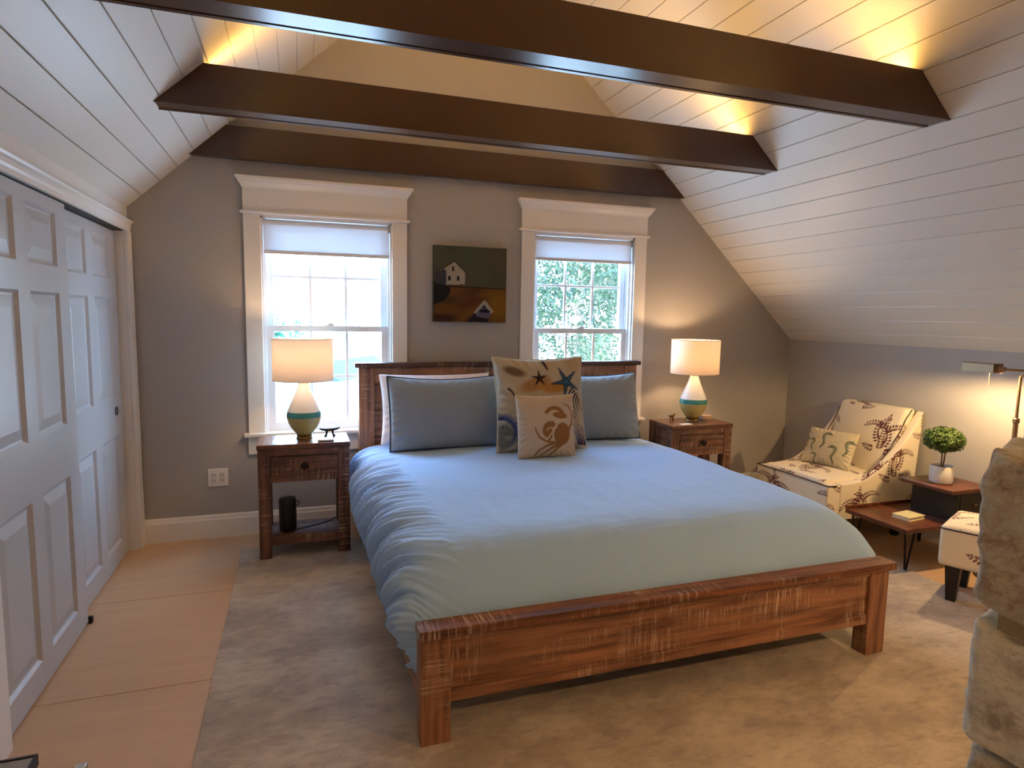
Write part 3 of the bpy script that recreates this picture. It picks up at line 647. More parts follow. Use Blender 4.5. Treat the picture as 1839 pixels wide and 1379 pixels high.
# ------------------------------------------------------------------ nightstands
NSW = dict(dark=C(60, 36, 28), light=C(130, 86, 64), wash=C(206, 178, 152))
def nw(axis): return wood_mat('stand_wood_' + axis, axis=axis, washamt=.7, **NSW)
M_nstop = wood_mat('stand_top', C(58, 34, 26), C(128, 84, 62), C(190, 160, 136), 'x', rough=.28, washamt=.35, saw=.5)
def nightstand(x0, x1, y0, y1, z0, h, label):
    t = thing('nightstand', label, 'nightstand', ((x0 + x1)/2, (y0 + y1)/2, z0)); k = dict(parent=t, world=True, smooth=False)
    H = z0 + h; lg = .066
    MB().box(x0 - .004, x1 + .004, y0 - .006, y1, H - .03, H, .004).build('top', M_nstop, **k)
    for a in (x0, x1 - lg):
        for b in (y0, y1 - lg): MB().box(a, a + lg, b, b + lg, z0, H - .03, .003).build('leg', nw('z'), **k)
    MB().box(x0 + lg, x1 - lg, y0 + .004, y0 + .03, H - .072, H - .03, .002).build('rail', nw('x'), **k)
    MB().box(x0 + lg, x1 - lg, y0 + .004, y0 + .03, H - .225, H - .185, .002).build('rail', nw('x'), **k)
    dr = MB().box(x0 + lg + .003, x1 - lg - .003, y0 + .001, y0 + .026, H - .183, H - .074, .003).build('drawer', nw('x'), **k)
    MB().lathe([(.010, 0), (.011, .014), (.020, .022), (.021, .030), (.014, .035), (.001, .036)], n=20).build('knob', M_iron, dr)
    kn = dr.children[0]; kn.rotation_euler = (PI/2, 0, 0); kn.location = (0, y0 - (y0 + y1)/2 + .002, h - .128)
    for a in (x0 + .012, x1 - .03): MB().box(a, a + .018, y0 + lg, y1 - lg, H - .225, H - .03).build('side_panel', nw('y'), **k)
    MB().box(x0 + lg, x1 - lg, y1 - .03, y1 - .012, H - .225, H - .03).build('back_panel', nw('x'), **k)
    MB().box(x0 + lg*.5, x1 - lg*.5, y0 + .034, y1 - .034, z0 + .105, z0 + .128, .002).build('shelf', nw('x'), **k)
    MB().box(x0 + lg, x1 - lg, y0 + .008, y0 + .034, z0 + .075, z0 + .128, .003).build('shelf_rail', nw('x'), **k)
    MB().box(x0 + lg, x1 - lg, y1 - .034, y1 - .008, z0 + .075, z0 + .128, .003).build('shelf_rail', nw('x'), **k)
    return H
NZ = nightstand(.706, 1.219, -.513, -.215, RUGZ, .678, 'rustic brown nightstand with one drawer holding a black speaker on its shelf')
NZ2 = nightstand(3.452, 3.965, -.515, -.205, RUGZ, .678, 'rustic brown nightstand in the corner between bed and floral armchair')

# ------------------------------------------------------------------ table lamps
M_linen = mat('lamp_linen', C(240, 226, 204), .85, bump=(420, .12), trans=((.98, .88, .76, 1), .30))
M_lw = mat('white_glass', C(232, 234, 232), .12, var=(4, .02)); M_lt = mat('teal_glass', C(70, 150, 148), .15, var=(6, .08)); M_ly = mat('straw_glass', C(196, 180, 112), .18, var=(9, .12))
def bulb_mat():
    if 'lit_bulb' in MATS: return MATS['lit_bulb']
    m = bpy.data.materials.new('lit_bulb'); m.use_nodes = True; n = m.node_tree; n.nodes.remove(n.nodes['Principled BSDF'])
    tr = n.nodes.new('ShaderNodeBsdfTransparent'); em = n.nodes.new('ShaderNodeEmission'); em.inputs[0].default_value = C(255, 205, 140); em.inputs[1].default_value = 6.0
    ad = n.nodes.new('ShaderNodeAddShader'); n.links.new(tr.outputs[0], ad.inputs[0]); n.links.new(em.outputs[0], ad.inputs[1]); n.links.new(ad.outputs[0], n.nodes['Material Output'].inputs[0])
    MATS['lit_bulb'] = m; return m
def table_lamp(x, y, z, label, power):
    t = thing('table_lamp', label, 'lamp', (x, y, z))
    MB().lathe([(.047, 0), (.048, .004), (.044, .010), (.044, .020), (.048, .026)], n=36).build('base', M_brass, t)
    MB().lathe([(.044, .026), (.058, .044), (.078, .072), (.092, .100), (.099, .122), (.1005, .134)], n=48).build('lower_body', M_ly, t, angle=80, label='straw coloured lower glass')
    MB().lathe([(.1005, .134), (.101, .145), (.099, .160), (.0965, .168)], n=48, cap=False).build('teal_band', M_lt, t, angle=80, label='teal band')
    MB().lathe([(.0965, .168), (.084, .200), (.066, .240), (.049, .280), (.036, .318), (.030, .345), (.029, .362)], n=48).build('upper_body', M_lw, t, angle=80, label='white upper glass')
    MB().lathe([(.016, .360), (.016, .372), (.011, .374), (.011, .42), (.018, .424), (.018, .46)], n=20).build('socket', M_brass, t)
    MB().lathe([(.012, .46), (.020, .474), (.030, .50), (.031, .516), (.024, .538), (.008, .550)], n=20).build('bulb', bulb_mat(), t, angle=180)
    pr = [(.1745, .356), (.1755, .357), (.1755, .606), (.1745, .607), (.1735, .606), (.1735, .357), (.1745, .356)]
    sh = MB().lathe(pr, n=72, cap=False).build('shade', M_linen, t, angle=60)
    for zz in (.358, .605): MB().tube([(.1752*math.cos(a), .1752*math.sin(a), zz) for a in np.linspace(0, 2*PI, 61)[:-1]], .0022, 6, closed=True).build('trim_ring', mat('shade_trim', C(206, 186, 158), .7, bump=(200, .1)), sh)
    sp = MB()
    for a in (0.5, 0.5 + 2*PI/3, 0.5 + 4*PI/3): sp.tube([(.012*math.cos(a), .012*math.sin(a), .575), (.173*math.cos(a), .173*math.sin(a), .600)], .002, 6)
    sp.build('spider', M_brass, sh); MB().tube([(.055*math.cos(a), 0, .49 + .10*math.sin(a)) for a in np.linspace(-.9, PI + .9, 24)], .002, 6).build('harp', M_brass, t)
    l = bpy.data.lights.new('table_lamp_light', 'POINT'); l.energy = power; l.color = (1.0, .66, .36); l.shadow_soft_size = .030
    lo = bpy.data.objects.new('table_lamp_light', l); COL.objects.link(lo); lo.parent = t; lo.location = (0, 0, .51)
    return t
LP = 11.0
table_lamp(.966, -.355, NZ, 'glass table lamp with peach drum shade standing in front of the window', LP*.6)
table_lamp(3.735, -.345, NZ2, 'lit glass table lamp with drum shade in the corner glowing on the wall', LP)

# small things on the nightstands
def cleat(x, y, z, rz, m, label):
    t = thing('boat_cleat', label, 'cleat', (x, y, z), rz)
    MB().tube([(-.062, 0, .052), (-.045, 0, .046), (-.02, 0, .042), (.02, 0, .042), (.045, 0, .046), (.062, 0, .052)], [.004, .007, .009, .009, .007, .004], 10).build('horn', m, t)
    for s in (-1, 1): MB().tube([(s*.016, 0, .040), (s*.020, 0, .015), (s*.028, 0, .0)], [.007, .006, .010], 10).build('foot', m, t)
cleat(1.115, -.33, NZ, .15, M_iron, 'small dark metal boat cleat on the nightstand by the bright window')
cleat(3.56, -.34, NZ2, .6, M_brass, 'small brass boat cleat on the corner nightstand')
t = thing('coaster_box', 'flat white and dark green coaster on the nightstand by the bright window', 'coaster', (1.085, -.465, NZ))
MB().box(-.045, .045, -.035, .035, 0, .006, .001).build('base', mat('green_felt', C(50, 70, 62), .8, bump=(300, .2)), t, smooth=False)
MB().box(-.045, .045, -.035, .035, .006, .014, .001).build('top', mat('white_card', C(232, 232, 226), .5, var=(20, .02)), t, smooth=False)
t = thing('note_card', 'white paper note card lying flat on the corner nightstand', 'card', (3.59, -.475, NZ2), .1)
MB().box(-.045, .045, -.022, .022, 0, .003).build('sheet', MATS['white_card'], t, smooth=False)
t = thing('tissue_box', 'small pale box behind the lamp on the corner nightstand', 'box', (3.885, -.285, NZ2), .1)
MB().box(-.045, .045, -.035, .035, 0, .028, .003).build('carton', mat('pale_carton', C(190, 158, 132), .6, var=(20, .03)), t, smooth=False)
SZ = RUGZ + .128
t = thing('speaker', 'black cylindrical speaker with a carry loop on the nightstand shelf', 'speaker', (.862, -.40, SZ))
MB().lathe([(.046, 0), (.050, .006), (.050, .188), (.046, .200), (.034, .203), (.001, .2035)], n=36).build('body', M_black, t, angle=50)
MB().tube([(.056 + .010*math.cos(a), 0, .165 + .012*math.sin(a)) for a in np.linspace(0, 2*PI, 21)[:-1]], .003, 6, closed=True).build('loop', M_cord, t)
MB().lathe([(.0505, .170), (.052, .172), (.052, .178), (.0505, .180)], n=36, cap=False).build('band', M_blackwood, t)
tag(MB().tube([(.915, -.40, SZ + .004), (.97, -.385, SZ + .004), (1.05, -.34, SZ + .006), (1.12, -.29, SZ + .006), (1.16, -.262, SZ + .02), (1.17, -.20, SZ + .02), (1.17, -.14, .006), (1.17, -.06, .006)], .0035, 8).build('power_cord', M_cord), 'thin black power cord running from the speaker across the shelf', 'cord')

# ------------------------------------------------------------------ painting
t = thing('painting', 'square canvas painting of a white house above a brown field and a boat', 'painting', (2.086, -.018, 1.40))
MB().box(-.262, .262, -.018, .016, 0, .52, .002).build('canvas', mat('canvas_edge', C(58, 52, 44), .8, bump=(300, .15)), t, smooth=False)
N = 170; u = np.linspace(0, 1, N); U, V = np.meshgrid(u, u, indexing='ij'); P = Paint(U.ravel(), V.ravel(), (98, 104, 84))
for i in range(14): P.ell(random.random(), .5 + .5*random.random(), .2, .12, random.random()*3, random.choice([(104, 110, 90), (92, 98, 78), (106, 100, 84)]), 1.2)
P.poly([(0, 0), (1, 0), (1, .462), (.55, .472), (.18, .478), (0, .44)], (128, 84, 44))
for i in range(30): P.ell(random.random(), .42*random.random(), .14, .05, random.random()*.6, random.choice([(134, 88, 40), (112, 66, 36), (150, 102, 44), (120, 78, 46)]), 1.3)
P.ell(.90, .22, .14, .20, 0, (168, 116, 36), .9); P.ell(.10, .05, .2, .05, 0, (70, 38, 26), .8); P.ell(.2, .28, .10, .05, 0, (100, 70, 40), .8)
P.poly([(0, .52), (.06, .56), (.12, .49), (.22, .46), (.22, .38), (.14, .28), (0, .22)], (30, 30, 36)); P.poly([(.02, .66), (.07, .67), (.16, .66), (.16, .50), (.03, .50)], (78, 80, 92))
P.stroke([(.12, .468), (.5, .462), (1, .455)], .009, .006, (44, 34, 26))
P.poly([(.165, .49), (.15, .685), (.11, .69), (.27, .80), (.42, .66), (.425, .50)], (216, 208, 188)); P.poly([(.11, .69), (.165, .685), (.17, .49), (.10, .495)], (74, 78, 96))
P.stroke([(.28, .805), (.43, .66)], .008, .006, (60, 56, 50)); P.stroke([(.27, .80), (.12, .695)], .007, .006, (70, 64, 56))
for q in (((.245, .67), (.275, .73)), ((.19, .545), (.225, .605)), ((.31, .55), (.345, .605))): P.poly([q[0], (q[1][0], q[0][1]), q[1], (q[0][0], q[1][1])], (46, 40, 36))
P.poly([(.45, .01), (.60, .16), (.62, .12), (.68, .06), (.76, .01)], (32, 28, 58)); P.poly([(.55, .13), (.68, .29), (.74, .20), (.80, .15), (.76, .05), (.60, .07)], (120, 116, 150))
P.poly([(.55, .13), (.69, .30), (.72, .28), (.83, .14), (.79, .12), (.69, .24), (.58, .12)], (214, 210, 200)); P.poly([(.62, .155), (.70, .19), (.78, .155), (.76, .13), (.64, .13)], (34, 30, 60)); P.poly([(.66, .20), (.69, .24), (.72, .20)], (40, 44, 40)); P.poly([(.58, .05), (.76, .05), (.74, .01), (.63, .0)], (24, 22, 34))
idx = np.arange(N*N).reshape(N, N); f1 = np.stack([idx[:-1, :-1], idx[1:, :-1], idx[1:, 1:], idx[:-1, 1:]], -1).reshape(-1, 4)
link('picture', np.stack([-.261 + .522*U.ravel(), np.full(N*N, -.0186), .001 + .518*V.ravel()], 1), f1, print_mat('oil_paint', .55, (60, .25)), t, angle=180, color=P.c*.5, recalc=False)

# ------------------------------------------------------------------ sprigged upholstery
TILE, TN = .56, 280
tu, tv = np.meshgrid((np.arange(TN) + .5)*TILE/TN, (np.arange(TN) + .5)*TILE/TN, indexing='ij')
TP = Paint(tu, tv, (228, 216, 194)); LEAF = (84, 32, 40)
def leaf(x, y, a, s=1.0):
    x %= TILE; y %= TILE
    for ox in (-TILE, 0, TILE):
        for oy in (-TILE, 0, TILE):
            if -.03 < x + ox < TILE + .03 and -.03 < y + oy < TILE + .03: TP.ell(x + ox, y + oy, .0130*s, .0066*s, a, LEAF, .25)
def branch(x, y, a, L, curv, s=1.0):
    n = int(L/.0185)
    for i in range(n):
        q = 1 - .4*i/n
        for sd in (-1, 1): leaf(x + .0135*math.cos(a + sd*1.2)*q, y + .0135*math.sin(a + sd*1.2)*q, a + sd*.85, q*s)
        a += curv*.0185; x += .0185*math.cos(a); y += .0185*math.sin(a)
    leaf(x, y, a, .8*s)
for (bx, by, ba, m_) in ((.14, .05, 1.45, 1), (.42, .33, 1.7, -1)):
    branch(bx, by, ba, .24, 1.0*m_); branch(bx - .025, by + .02, ba + .75, .20, -11); branch(bx + .03, by + .05, ba - .85, .19, 12)
    branch(bx - .012, by + .12, ba + .85, .17, 9); branch(bx + .02, by + .14, ba - .75, .15, -9); branch(bx - .04, by - .02, ba + 1.7, .10, -8); branch(bx + .05, by - .01, ba - 1.5, .09, 6)
def fabric(uv): 
    i = np.floor(uv[:, 0]/TILE*TN).astype(int) % TN; j = np.floor(uv[:, 1]/TILE*TN).astype(int) % TN
    fx = (uv[:, 0]/TILE*TN) % 1; fy = (uv[:, 1]/TILE*TN) % 1; c = TP.c; i2 = (i + 1) % TN; j2 = (j + 1) % TN
    return (c[i, j]*((1 - fx)*(1 - fy))[:, None] + c[i2, j]*(fx*(1 - fy))[:, None] + c[i, j2]*((1 - fx)*fy)[:, None] + c[i2, j2]*(fx*fy)[:, None])
def upholstered(name, lo, hi, rad, parent, fn=None, off=(0, 0), h=.006):
    v, f, ID, uv = roundbox(lo, hi, rad, h)
    if fn is not None: v = fn(v)
    ax = ID//2; uvm = np.stack([np.where(ax == 0, v[:, 1], np.where(ax == 1, v[:, 0], v[:, 1])), np.where(ax == 2, v[:, 0], v[:, 2])], 1)   # sprigs stand upright, front to back on top faces
    col = fabric(uvm + np.array(off) + (ID*.17)[:, None])
    v, f, col = weld(v, f, col)
    return link(name, v, f, print_mat('sprigged_cloth', .85, (300, .12)), parent, angle=60, color=col)
M_pipe = mat('burgundy_piping', C(58, 34, 36), .7, bump=(300, .1))
def armchair(loc, rz, label):
    t = thing('slipper_chair', label, 'armchair', loc, rz)
    def ztopc(x): return np.interp(x, [-.30, -.22, -.12, -.04, .04, .12, .20, .27, .33, .36], [.405, .400, .408, .428, .470, .530, .612, .705, .81, .86])
    def side(v):
        v = v.copy(); tt = (v[:, 2] - .165)/(1 - .165); v[:, 2] = .165 + tt*(ztopc(v[:, 0]) - .165)
        v[:, 0] += .055*np.clip((v[:, 0] + .1)/.46, 0, 1)**2*np.clip((v[:, 2] - .165)/.7, 0, 1); return v
    for s in (-1, 1):
        upholstered('side_panel', (-.27, min(s*.33, s*.275), .165), (.36, max(s*.33, s*.275), 1.0), .012, t, side, (.18, .40))
    upholstered('seat', (-.375, -.328, .165), (-.262, .328, .398), .016, t, None, (.27, .16))
    def cush(v):
        v = v.copy(); v[:, 2] += .018*np.clip(1 - (v[:, 1]/.27)**2, 0, 1)*np.clip((v[:, 2] - .35)/.05, 0, 1)*np.clip(1 - ((v[:, 0] + .06)/.33)**2, 0, 1); return v
    upholstered('seat_cushion', (-.352, -.272, .30), (.26, .272, .418), .02, t, cush, (.1, .3))
    def back(v):
        v = v.copy(); tt = (v[:, 2] - .34)/.53; v[:, 0] += .185*tt; bul = np.clip(1 - (v[:, 1]/.28)**2, 0, 1)*np.sin(np.clip(tt, 0, 1)*PI)
        v[:, 0] -= .035*bul*(v[:, 0] < .28 + .185*tt - .05); return v
    upholstered('backrest', (.14, -.274, .34), (.235, .274, .868), .03, t, back, (.32, .02))
    upholstered('base_frame', (-.30, -.27, .165), (.345, .27, .31), .01, t, None, (.0, .1), h=.02)
    MB().tube([(-.30, -.331, .396), (-.372, -.330, .398), (-.378, -.30, .400), (-.380, 0, .402), (-.378, .30, .400), (-.372, .330, .398), (-.30, .331, .396)], .0042, 6).build('piping', M_pipe, t)
    for s in (-1, 1):
        MB().tube([(.338 + .03, s*.275, .862), (.315, s*.277, .80), (.27, s*.277, .71), (.20, s*.277, .61), (.12, s*.277, .53)], .0035, 6).build('piping', M_pipe, t)
        for x in (-.335, .285):
            MB().add([(x + a*q, s*.285 + b*q, z) for (z, q) in ((RUGZ if x < 0 else 0, .019), (.17, .029)) for a, b in ((-1, -1), (1, -1), (1, 1), (-1, 1))], [(3, 2, 1, 0), (4, 5, 6, 7)] + [(i, (i + 1) % 4, (i + 1) % 4 + 4, i + 4) for i in range(4)]).build('leg', M_blackwood, t, smooth=False)
    return t
armchair((4.505, -.935, 0), 0, 'cream slipper armchair with burgundy sprig print in the corner of the room')
def paint_horses(P):
    for (x, y, s, fl) in ((.20, .56, .9, 1), (.45, .74, 1.25, -1), (.66, .40, 1.2, 1), (.92, .62, 1.15, -1), (.30, .18, .8, 1), (.04, .60, .8, 1)):
        g = (112, 118, 96); pts = [(-.09*fl, .06), (-.03*fl, .09), (.02*fl, .08), (.045*fl, .03), (.03*fl, -.04), (.0, -.12), (.02*fl, -.20), (.05*fl, -.235), (.03*fl, -.27)]
        P.stroke([(x + a*s*.9, y + b*s) for a, b in pts[:2]], .012*s, .02*s, g); P.stroke([(x + a*s*.9, y + b*s) for a, b in pts[1:]], .034*s, .008*s, g)
        P.stroke([(x + (a - .01*fl)*s*.9, y + b*s) for a, b in pts[2:6]], .010*s, .008*s, (168, 166, 138))
pillow('throw_pillow', .36, .27, .11, 'cream lumbar cushion printed with olive seahorses on the armchair', 'cushion', (4.50, -.90, .430), .42, -PI/2 + .22, (222, 210, 180), paint_horses, n=110, pull=.04)
# ottoman beside the brick pillar
ot = thing('ottoman', 'white ottoman with dark sprig print and tapered black legs beside the brick pillar', 'ottoman', (4.08 + .19*math.cos(.44) + .26*math.sin(.44), -2.06 + .19*math.sin(.44) - .26*math.cos(.44), 0), .44)
def puff(v):
    v = v.copy(); v[:, 2] += .03*np.clip(1 - (v[:, 0]/.2)**2, 0, 1)*np.clip(1 - (v[:, 1]/.27)**2, 0, 1)*np.clip((v[:, 2] - .36)/.05, 0, 1); return v
upholstered('seat', (-.20, -.27, .20), (.20, .27, .412), .022, ot, puff, (.12, .33))
MB().tube([(.19, .268, .396), (-.19, .270, .396), (-.201, .25, .397), (-.203, 0, .398), (-.201, -.25, .397), (-.19, -.27, .396)], .004, 6).build('piping', M_pipe, ot)
for sx_ in (-1, 1):
    for sy in (-1, 1):
        cxx, cyy = sx_*.142, sy*.205
        MB().add([(cxx + a*q, cyy + b*q, z) for (z, q) in ((RUGZ if sx_ < 0 else 0, .021), (.205, .034)) for a, b in ((-1, -1), (1, -1), (1, 1), (-1, 1))], [(3, 2, 1, 0), (4, 5, 6, 7)] + [(i, (i + 1) % 4, (i + 1) % 4 + 4, i + 4) for i in range(4)]).build('leg', M_blackwood, ot, smooth=False)

# ------------------------------------------------------------------ step table, book, plant
M_walnut = wood_mat('walnut_y', C(58, 30, 20), C(118, 66, 40), C(150, 110, 80), 'y', rough=.3, washamt=.1, saw=.2)
st = thing('step_table', 'two-level dark wooden side table on black hairpin legs by the armchair', 'side table', (4.54, -1.56, 0)); k = dict(parent=st, world=True, smooth=False)
MB().box(4.205, 4.89, -1.765, -1.34, .245, .272, .003).build('lower_top', M_walnut, **k)
MB().box(4.53, 4.88, -1.775, -1.44, .452, .476, .003).build('upper_top', M_walnut, **k)
bx_ = MB().box(4.60, 4.87, -1.76, -1.47, .272, .30).box(4.60, 4.62, -1.76, -1.47, .30, .452).box(4.85, 4.87, -1.76, -1.47, .30, .452).box(4.62, 4.85, -1.49, -1.47, .30, .452).build('drawer_box', M_blackwood, **k)
dr = MB().box(4.623, 4.847, -1.762, -1.50, .303, .449, .003).build('drawer', M_blackwood, **k)
MB().lathe([(.005, 0), (.006, .008), (.009, .014), (.001, .018)], n=14).build('knob', M_nickel, dr); kn = dr.children[0]; kn.rotation_euler = (PI/2, 0, 0); kn.location = (4.735 - 4.54, -1.762 + 1.56, .378)
MB().box(4.205, 4.89, -1.352, -1.338, .272, .290, .002).build('back_lip', M_walnut, **k)
for (lx, ly, dx, dy) in ((4.235, -1.735, .075, .0), (4.235, -1.375, .075, .0), (4.855, -1.735, -.075, 0), (4.855, -1.375, -.075, 0)):
    z0 = RUGZ if lx < 4.3 else 0.0
    MB().tube([(lx, ly, .245), (lx + dx*.30, ly + .003, z0 + .012), (lx + dx*.38, ly + .003, z0 + .006), (lx + dx*.46, ly + .003, z0 + .012), (lx + dx, ly, .245)], .006, 8).build('hairpin_leg', M_iron, **k)
bk = thing('notebook', 'small pale notebook lying on the lower level of the side table', 'book', (4.42, -1.60, .272), .12)
MB().box(-.075, .075, -.055, .055, 0, .004, .001).box(-.075, .075, -.055, .055, .020, .024, .001).build('cover', mat('pale_cover', C(214, 204, 158), .5, var=(12, .05)), bk, smooth=False)
MB().box(-.071, .071, -.052, .052, .004, .020).build('pages', mat('paper', C(232, 224, 206), .8, var=(60, .03)), bk, smooth=False)
# topiary
PX, PY, PZ2 = 4.66, -1.605, .476
t = thing('potted_topiary', 'small round green topiary in a white pot on the side table', 'plant', (PX, PY, PZ2))
MB().lathe([(.048, 0), (.060, .004), (.063, .012), (.064, .104), (.062, .108), (.058, .106), (.057, .09)], n=40, cap=False).build('pot', mat('white_ceramic', C(226, 224, 222), .3, var=(5, .02)), t, angle=50)
MB().lathe([(.001, .092), (.058, .090)], n=30, cap=False).build('soil', mat('dark_soil', C(48, 34, 26), .95, bump=(120, .8)), t)
for (a, b, c_) in ((-.012, -.02, -.004), (.012, .035, .006)): MB().tube([(a, c_, .088), (a + (b - a)*.4, c_, .14), (b, c_*2, .215)], .0042, 8).build('stem', mat('brown_stem', C(120, 82, 48), .8, bump=(80, .4)), t)
lv = []; lf = []
def add_leaf(p, nrm, s, v, f):
    nrm = Vector(nrm).normalized(); a = nrm.orthogonal().normalized(); a = Matrix.Rotation(random.random()*2*PI, 3, nrm) @ a; b = nrm.cross(a); p = Vector(p); k_ = len(v)
    v += [tuple(p - a*s*.8), tuple(p + b*s*.45 + nrm*s*.12), tuple(p + a*s), tuple(p - b*s*.45 + nrm*s*.12)]; f.append((k_, k_ + 1, k_ + 2, k_ + 3))
for i in range(3600):
    d = Vector((random.gauss(0, 1), random.gauss(0, 1), random.gauss(0, 1))).normalized(); rr_ = (.70 + .34*random.random())
    lump = 1 + .10*math.sin(d.x*7 + 1)*math.sin(d.y*6)*1.0
    p = (d.x*.108*rr_*lump, d.y*.108*rr_*lump, .268 + d.z*.074*rr_*lump - (.012 if d.z < 0 else 0)*0)
    add_leaf(p, (d.x + random.gauss(0, .5), d.y + random.gauss(0, .5), d.z + random.gauss(0, .5)), .0105, lv, lf)
link('foliage', lv, lf, mat('topiary_leaf', C(74, 98, 36), .5, var=(40, .45)), t, smooth=False, kind='stuff', recalc=False)

# ------------------------------------------------------------------ pharmacy floor lamp
FX, FY = 4.72, -1.955
fl = thing('floor_lamp', 'brushed metal pharmacy floor lamp with swing arm and lit boxy head', 'floor lamp', (FX, FY, 0))
MB().lathe([(.125, 0), (.127, .006), (.120, .016), (.03, .022), (.016, .034)], n=40).build('base', M_nickel, fl)
MB().tube([(0, 0, .02), (0, 0, .92)], .0125, 16).build('pole', M_nickel, fl); MB().lathe([(.0125, .90), (.017, .905), (.017, .925), (.013, .93)], n=20).build('collar', M_nickel, fl)
MB().tube([(0, 0, .92), (0, 0, 1.155), (.0, -.003, 1.163), (0, -.01, 1.166), (0, -.10, 1.166)], .008, 12).build('upper_pole', M_nickel, fl)
MB().lathe([(.012, 0), (.014, .003), (.014, .05), (.012, .053)], (0, -.10, 1.15), n=18).build('joint', M_nickel, fl)
HX = -.125; y0, y1 = .040, .212                       # the arm swings the head out from the wall
MB().tube([(0, -.10, 1.195), (HX*.55, -.04, 1.200), (HX*.9, y0 - .03, 1.203)], .0065, 12).tube([(HX*.88, y0 - .032, 1.203), (HX, y0 + .003, 1.204)], .013, 12).build('arm', M_nickel, fl)
hd = MB()
for yy in (y0, y1 - .003): hd.prism([(HX - .036, 1.180), (HX + .036, 1.180), (HX + .036, 1.228), (HX - .036, 1.228)], yy, yy + .003)
hd.box(HX - .039, HX - .035, y0, y1, 1.178, 1.230).box(HX + .035, HX + .039, y0, y1, 1.178, 1.230).box(HX - .039, HX + .039, y0, y1, 1.227, 1.231)
hd = hd.build('head', M_nickel, fl, smooth=False)
MB().box(HX - .025, HX + .025, y0 + .02, y1 - .02, 1.204, 1.212).build('bulb', mat('lamp_strip', C(255, 230, 190), .5, emit=(C(255, 205, 130), 14.0), var=(3, .02)), hd, smooth=False)
MB().tube([(HX - .034, y0 + .018, 1.180), (HX - .034, y0 + .018, 1.11)], .0022, 6).build('pull_switch', mat('pale_cord', C(230, 205, 150), .5, var=(40, .05)), hd)
l = bpy.data.lights.new('floor_lamp_light', 'POINT'); l.shadow_soft_size = .010; l.energy = 34.0; l.color = (1.0, .66, .30)
lo = bpy.data.objects.new('floor_lamp_light', l); COL.objects.link(lo); lo.parent = fl; lo.location = (HX, (y0 + y1)/2, 1.192)

# ------------------------------------------------------------------ brick pillar near the camera
def brick_mat(name, a, b, c_, seed):
    m = bpy.data.materials.new(name); m.use_nodes = True; n = m.node_tree; bs = n.nodes['Principled BSDF']; bs.inputs['Roughness'].default_value = .92
    t = n.nodes.new('ShaderNodeTexCoord'); mp = n.nodes.new('ShaderNodeMapping'); mp.inputs['Location'].default_value = (seed, seed*.7, 0); n.links.new(t.outputs['Object'], mp.inputs['Vector'])
    no = n.nodes.new('ShaderNodeTexNoise'); no.inputs['Scale'].default_value = 24; no.inputs['Detail'].default_value = 10; no.inputs['Roughness'].default_value = .74; n.links.new(mp.outputs[0], no.inputs['Vector'])
    rp_ = n.nodes.new('ShaderNodeValToRGB'); e = rp_.color_ramp.elements; e[0].position = .36; e[0].color = a; e[1].position = .66; e[1].color = c_; x = e.new(.5); x.color = b
    n.links.new(no.outputs['Fac'], rp_.inputs[0]); n.links.new(rp_.outputs[0], bs.inputs['Base Color'])
    n2 = n.nodes.new('ShaderNodeTexNoise'); n2.inputs['Scale'].default_value = 60; n2.inputs['Detail'].default_value = 6; n.links.new(mp.outputs[0], n2.inputs['Vector'])
    bp = n.nodes.new('ShaderNodeBump'); bp.inputs['Strength'].default_value = .9; bp.inputs['Distance'].default_value = .010; n.links.new(n2.outputs['Fac'], bp.inputs['Height']); n.links.new(bp.outputs[0], bs.inputs['Normal'])
    return m
M_br = [brick_mat('old_brick', C(136, 110, 92), C(190, 186, 172), C(214, 216, 206), 1), brick_mat('washed_brick', C(160, 154, 142), C(212, 212, 202), C(230, 230, 220), 4), brick_mat('red_brick', C(110, 56, 46), C(150, 92, 74), C(190, 160, 136), 8)]
pil = thing('brick_pillar', 'rough brick pillar with worn whitewash and broken edges standing near the ottoman', 'pillar', (1.553, -3.915, 0), math.atan2(-.834, .552) - .13)
# local x = along the visible face, local y = away from the room view
MB().box(.014, .33, .012, .30, 0, 1.26).build('mortar', mat('mortar', C(176, 162, 138), .95, bump=(60, .6)), pil, smooth=False)
courses = [1.322, 1.176]; z = 1.166
hs = [.128, .122, .125, .118, .12, .122, .12, .12, .118, .12]
def brick(x0, x1, y0, y1, z0, z1, m, seed, amp=.008, res=9, taper=0):
    v, f, ID, uv = roundbox((x0, y0, z0), (x1, y1, z1), .009, (x1 - x0)/res)
    def n3(k, sd): return vnoise(v[:, 0]*k + v[:, 1]*k*.63 + 30, v[:, 2]*k + v[:, 1]*k*.41 + 30, seed + sd)
    v = v + np.stack([n3(30, 41)*1.3 + n3(80, 42)*.6, n3(30, 43)*1.3 + n3(80, 44)*.6, n3(30, 45) + n3(80, 46)*.5], 1)*amp*.9
    v[:, 2] += taper*(v[:, 0] - x0)
    v, f, _ = weld(v, f, None); link('brick', v, f, m, pil, angle=50)
brick(-.004, .195, .0, .145, 1.178, 1.328, M_br[0], 1, .010, 16, -.24); brick(.20, .34, .0, .145, 1.13, 1.280, M_br[2], 2, .012)
brick(.0, .195, .155, .31, 1.176, 1.320, M_br[1], 3); brick(.20, .34, .155, .31, 1.172, 1.318, M_br[0], 4)
zz = 1.163
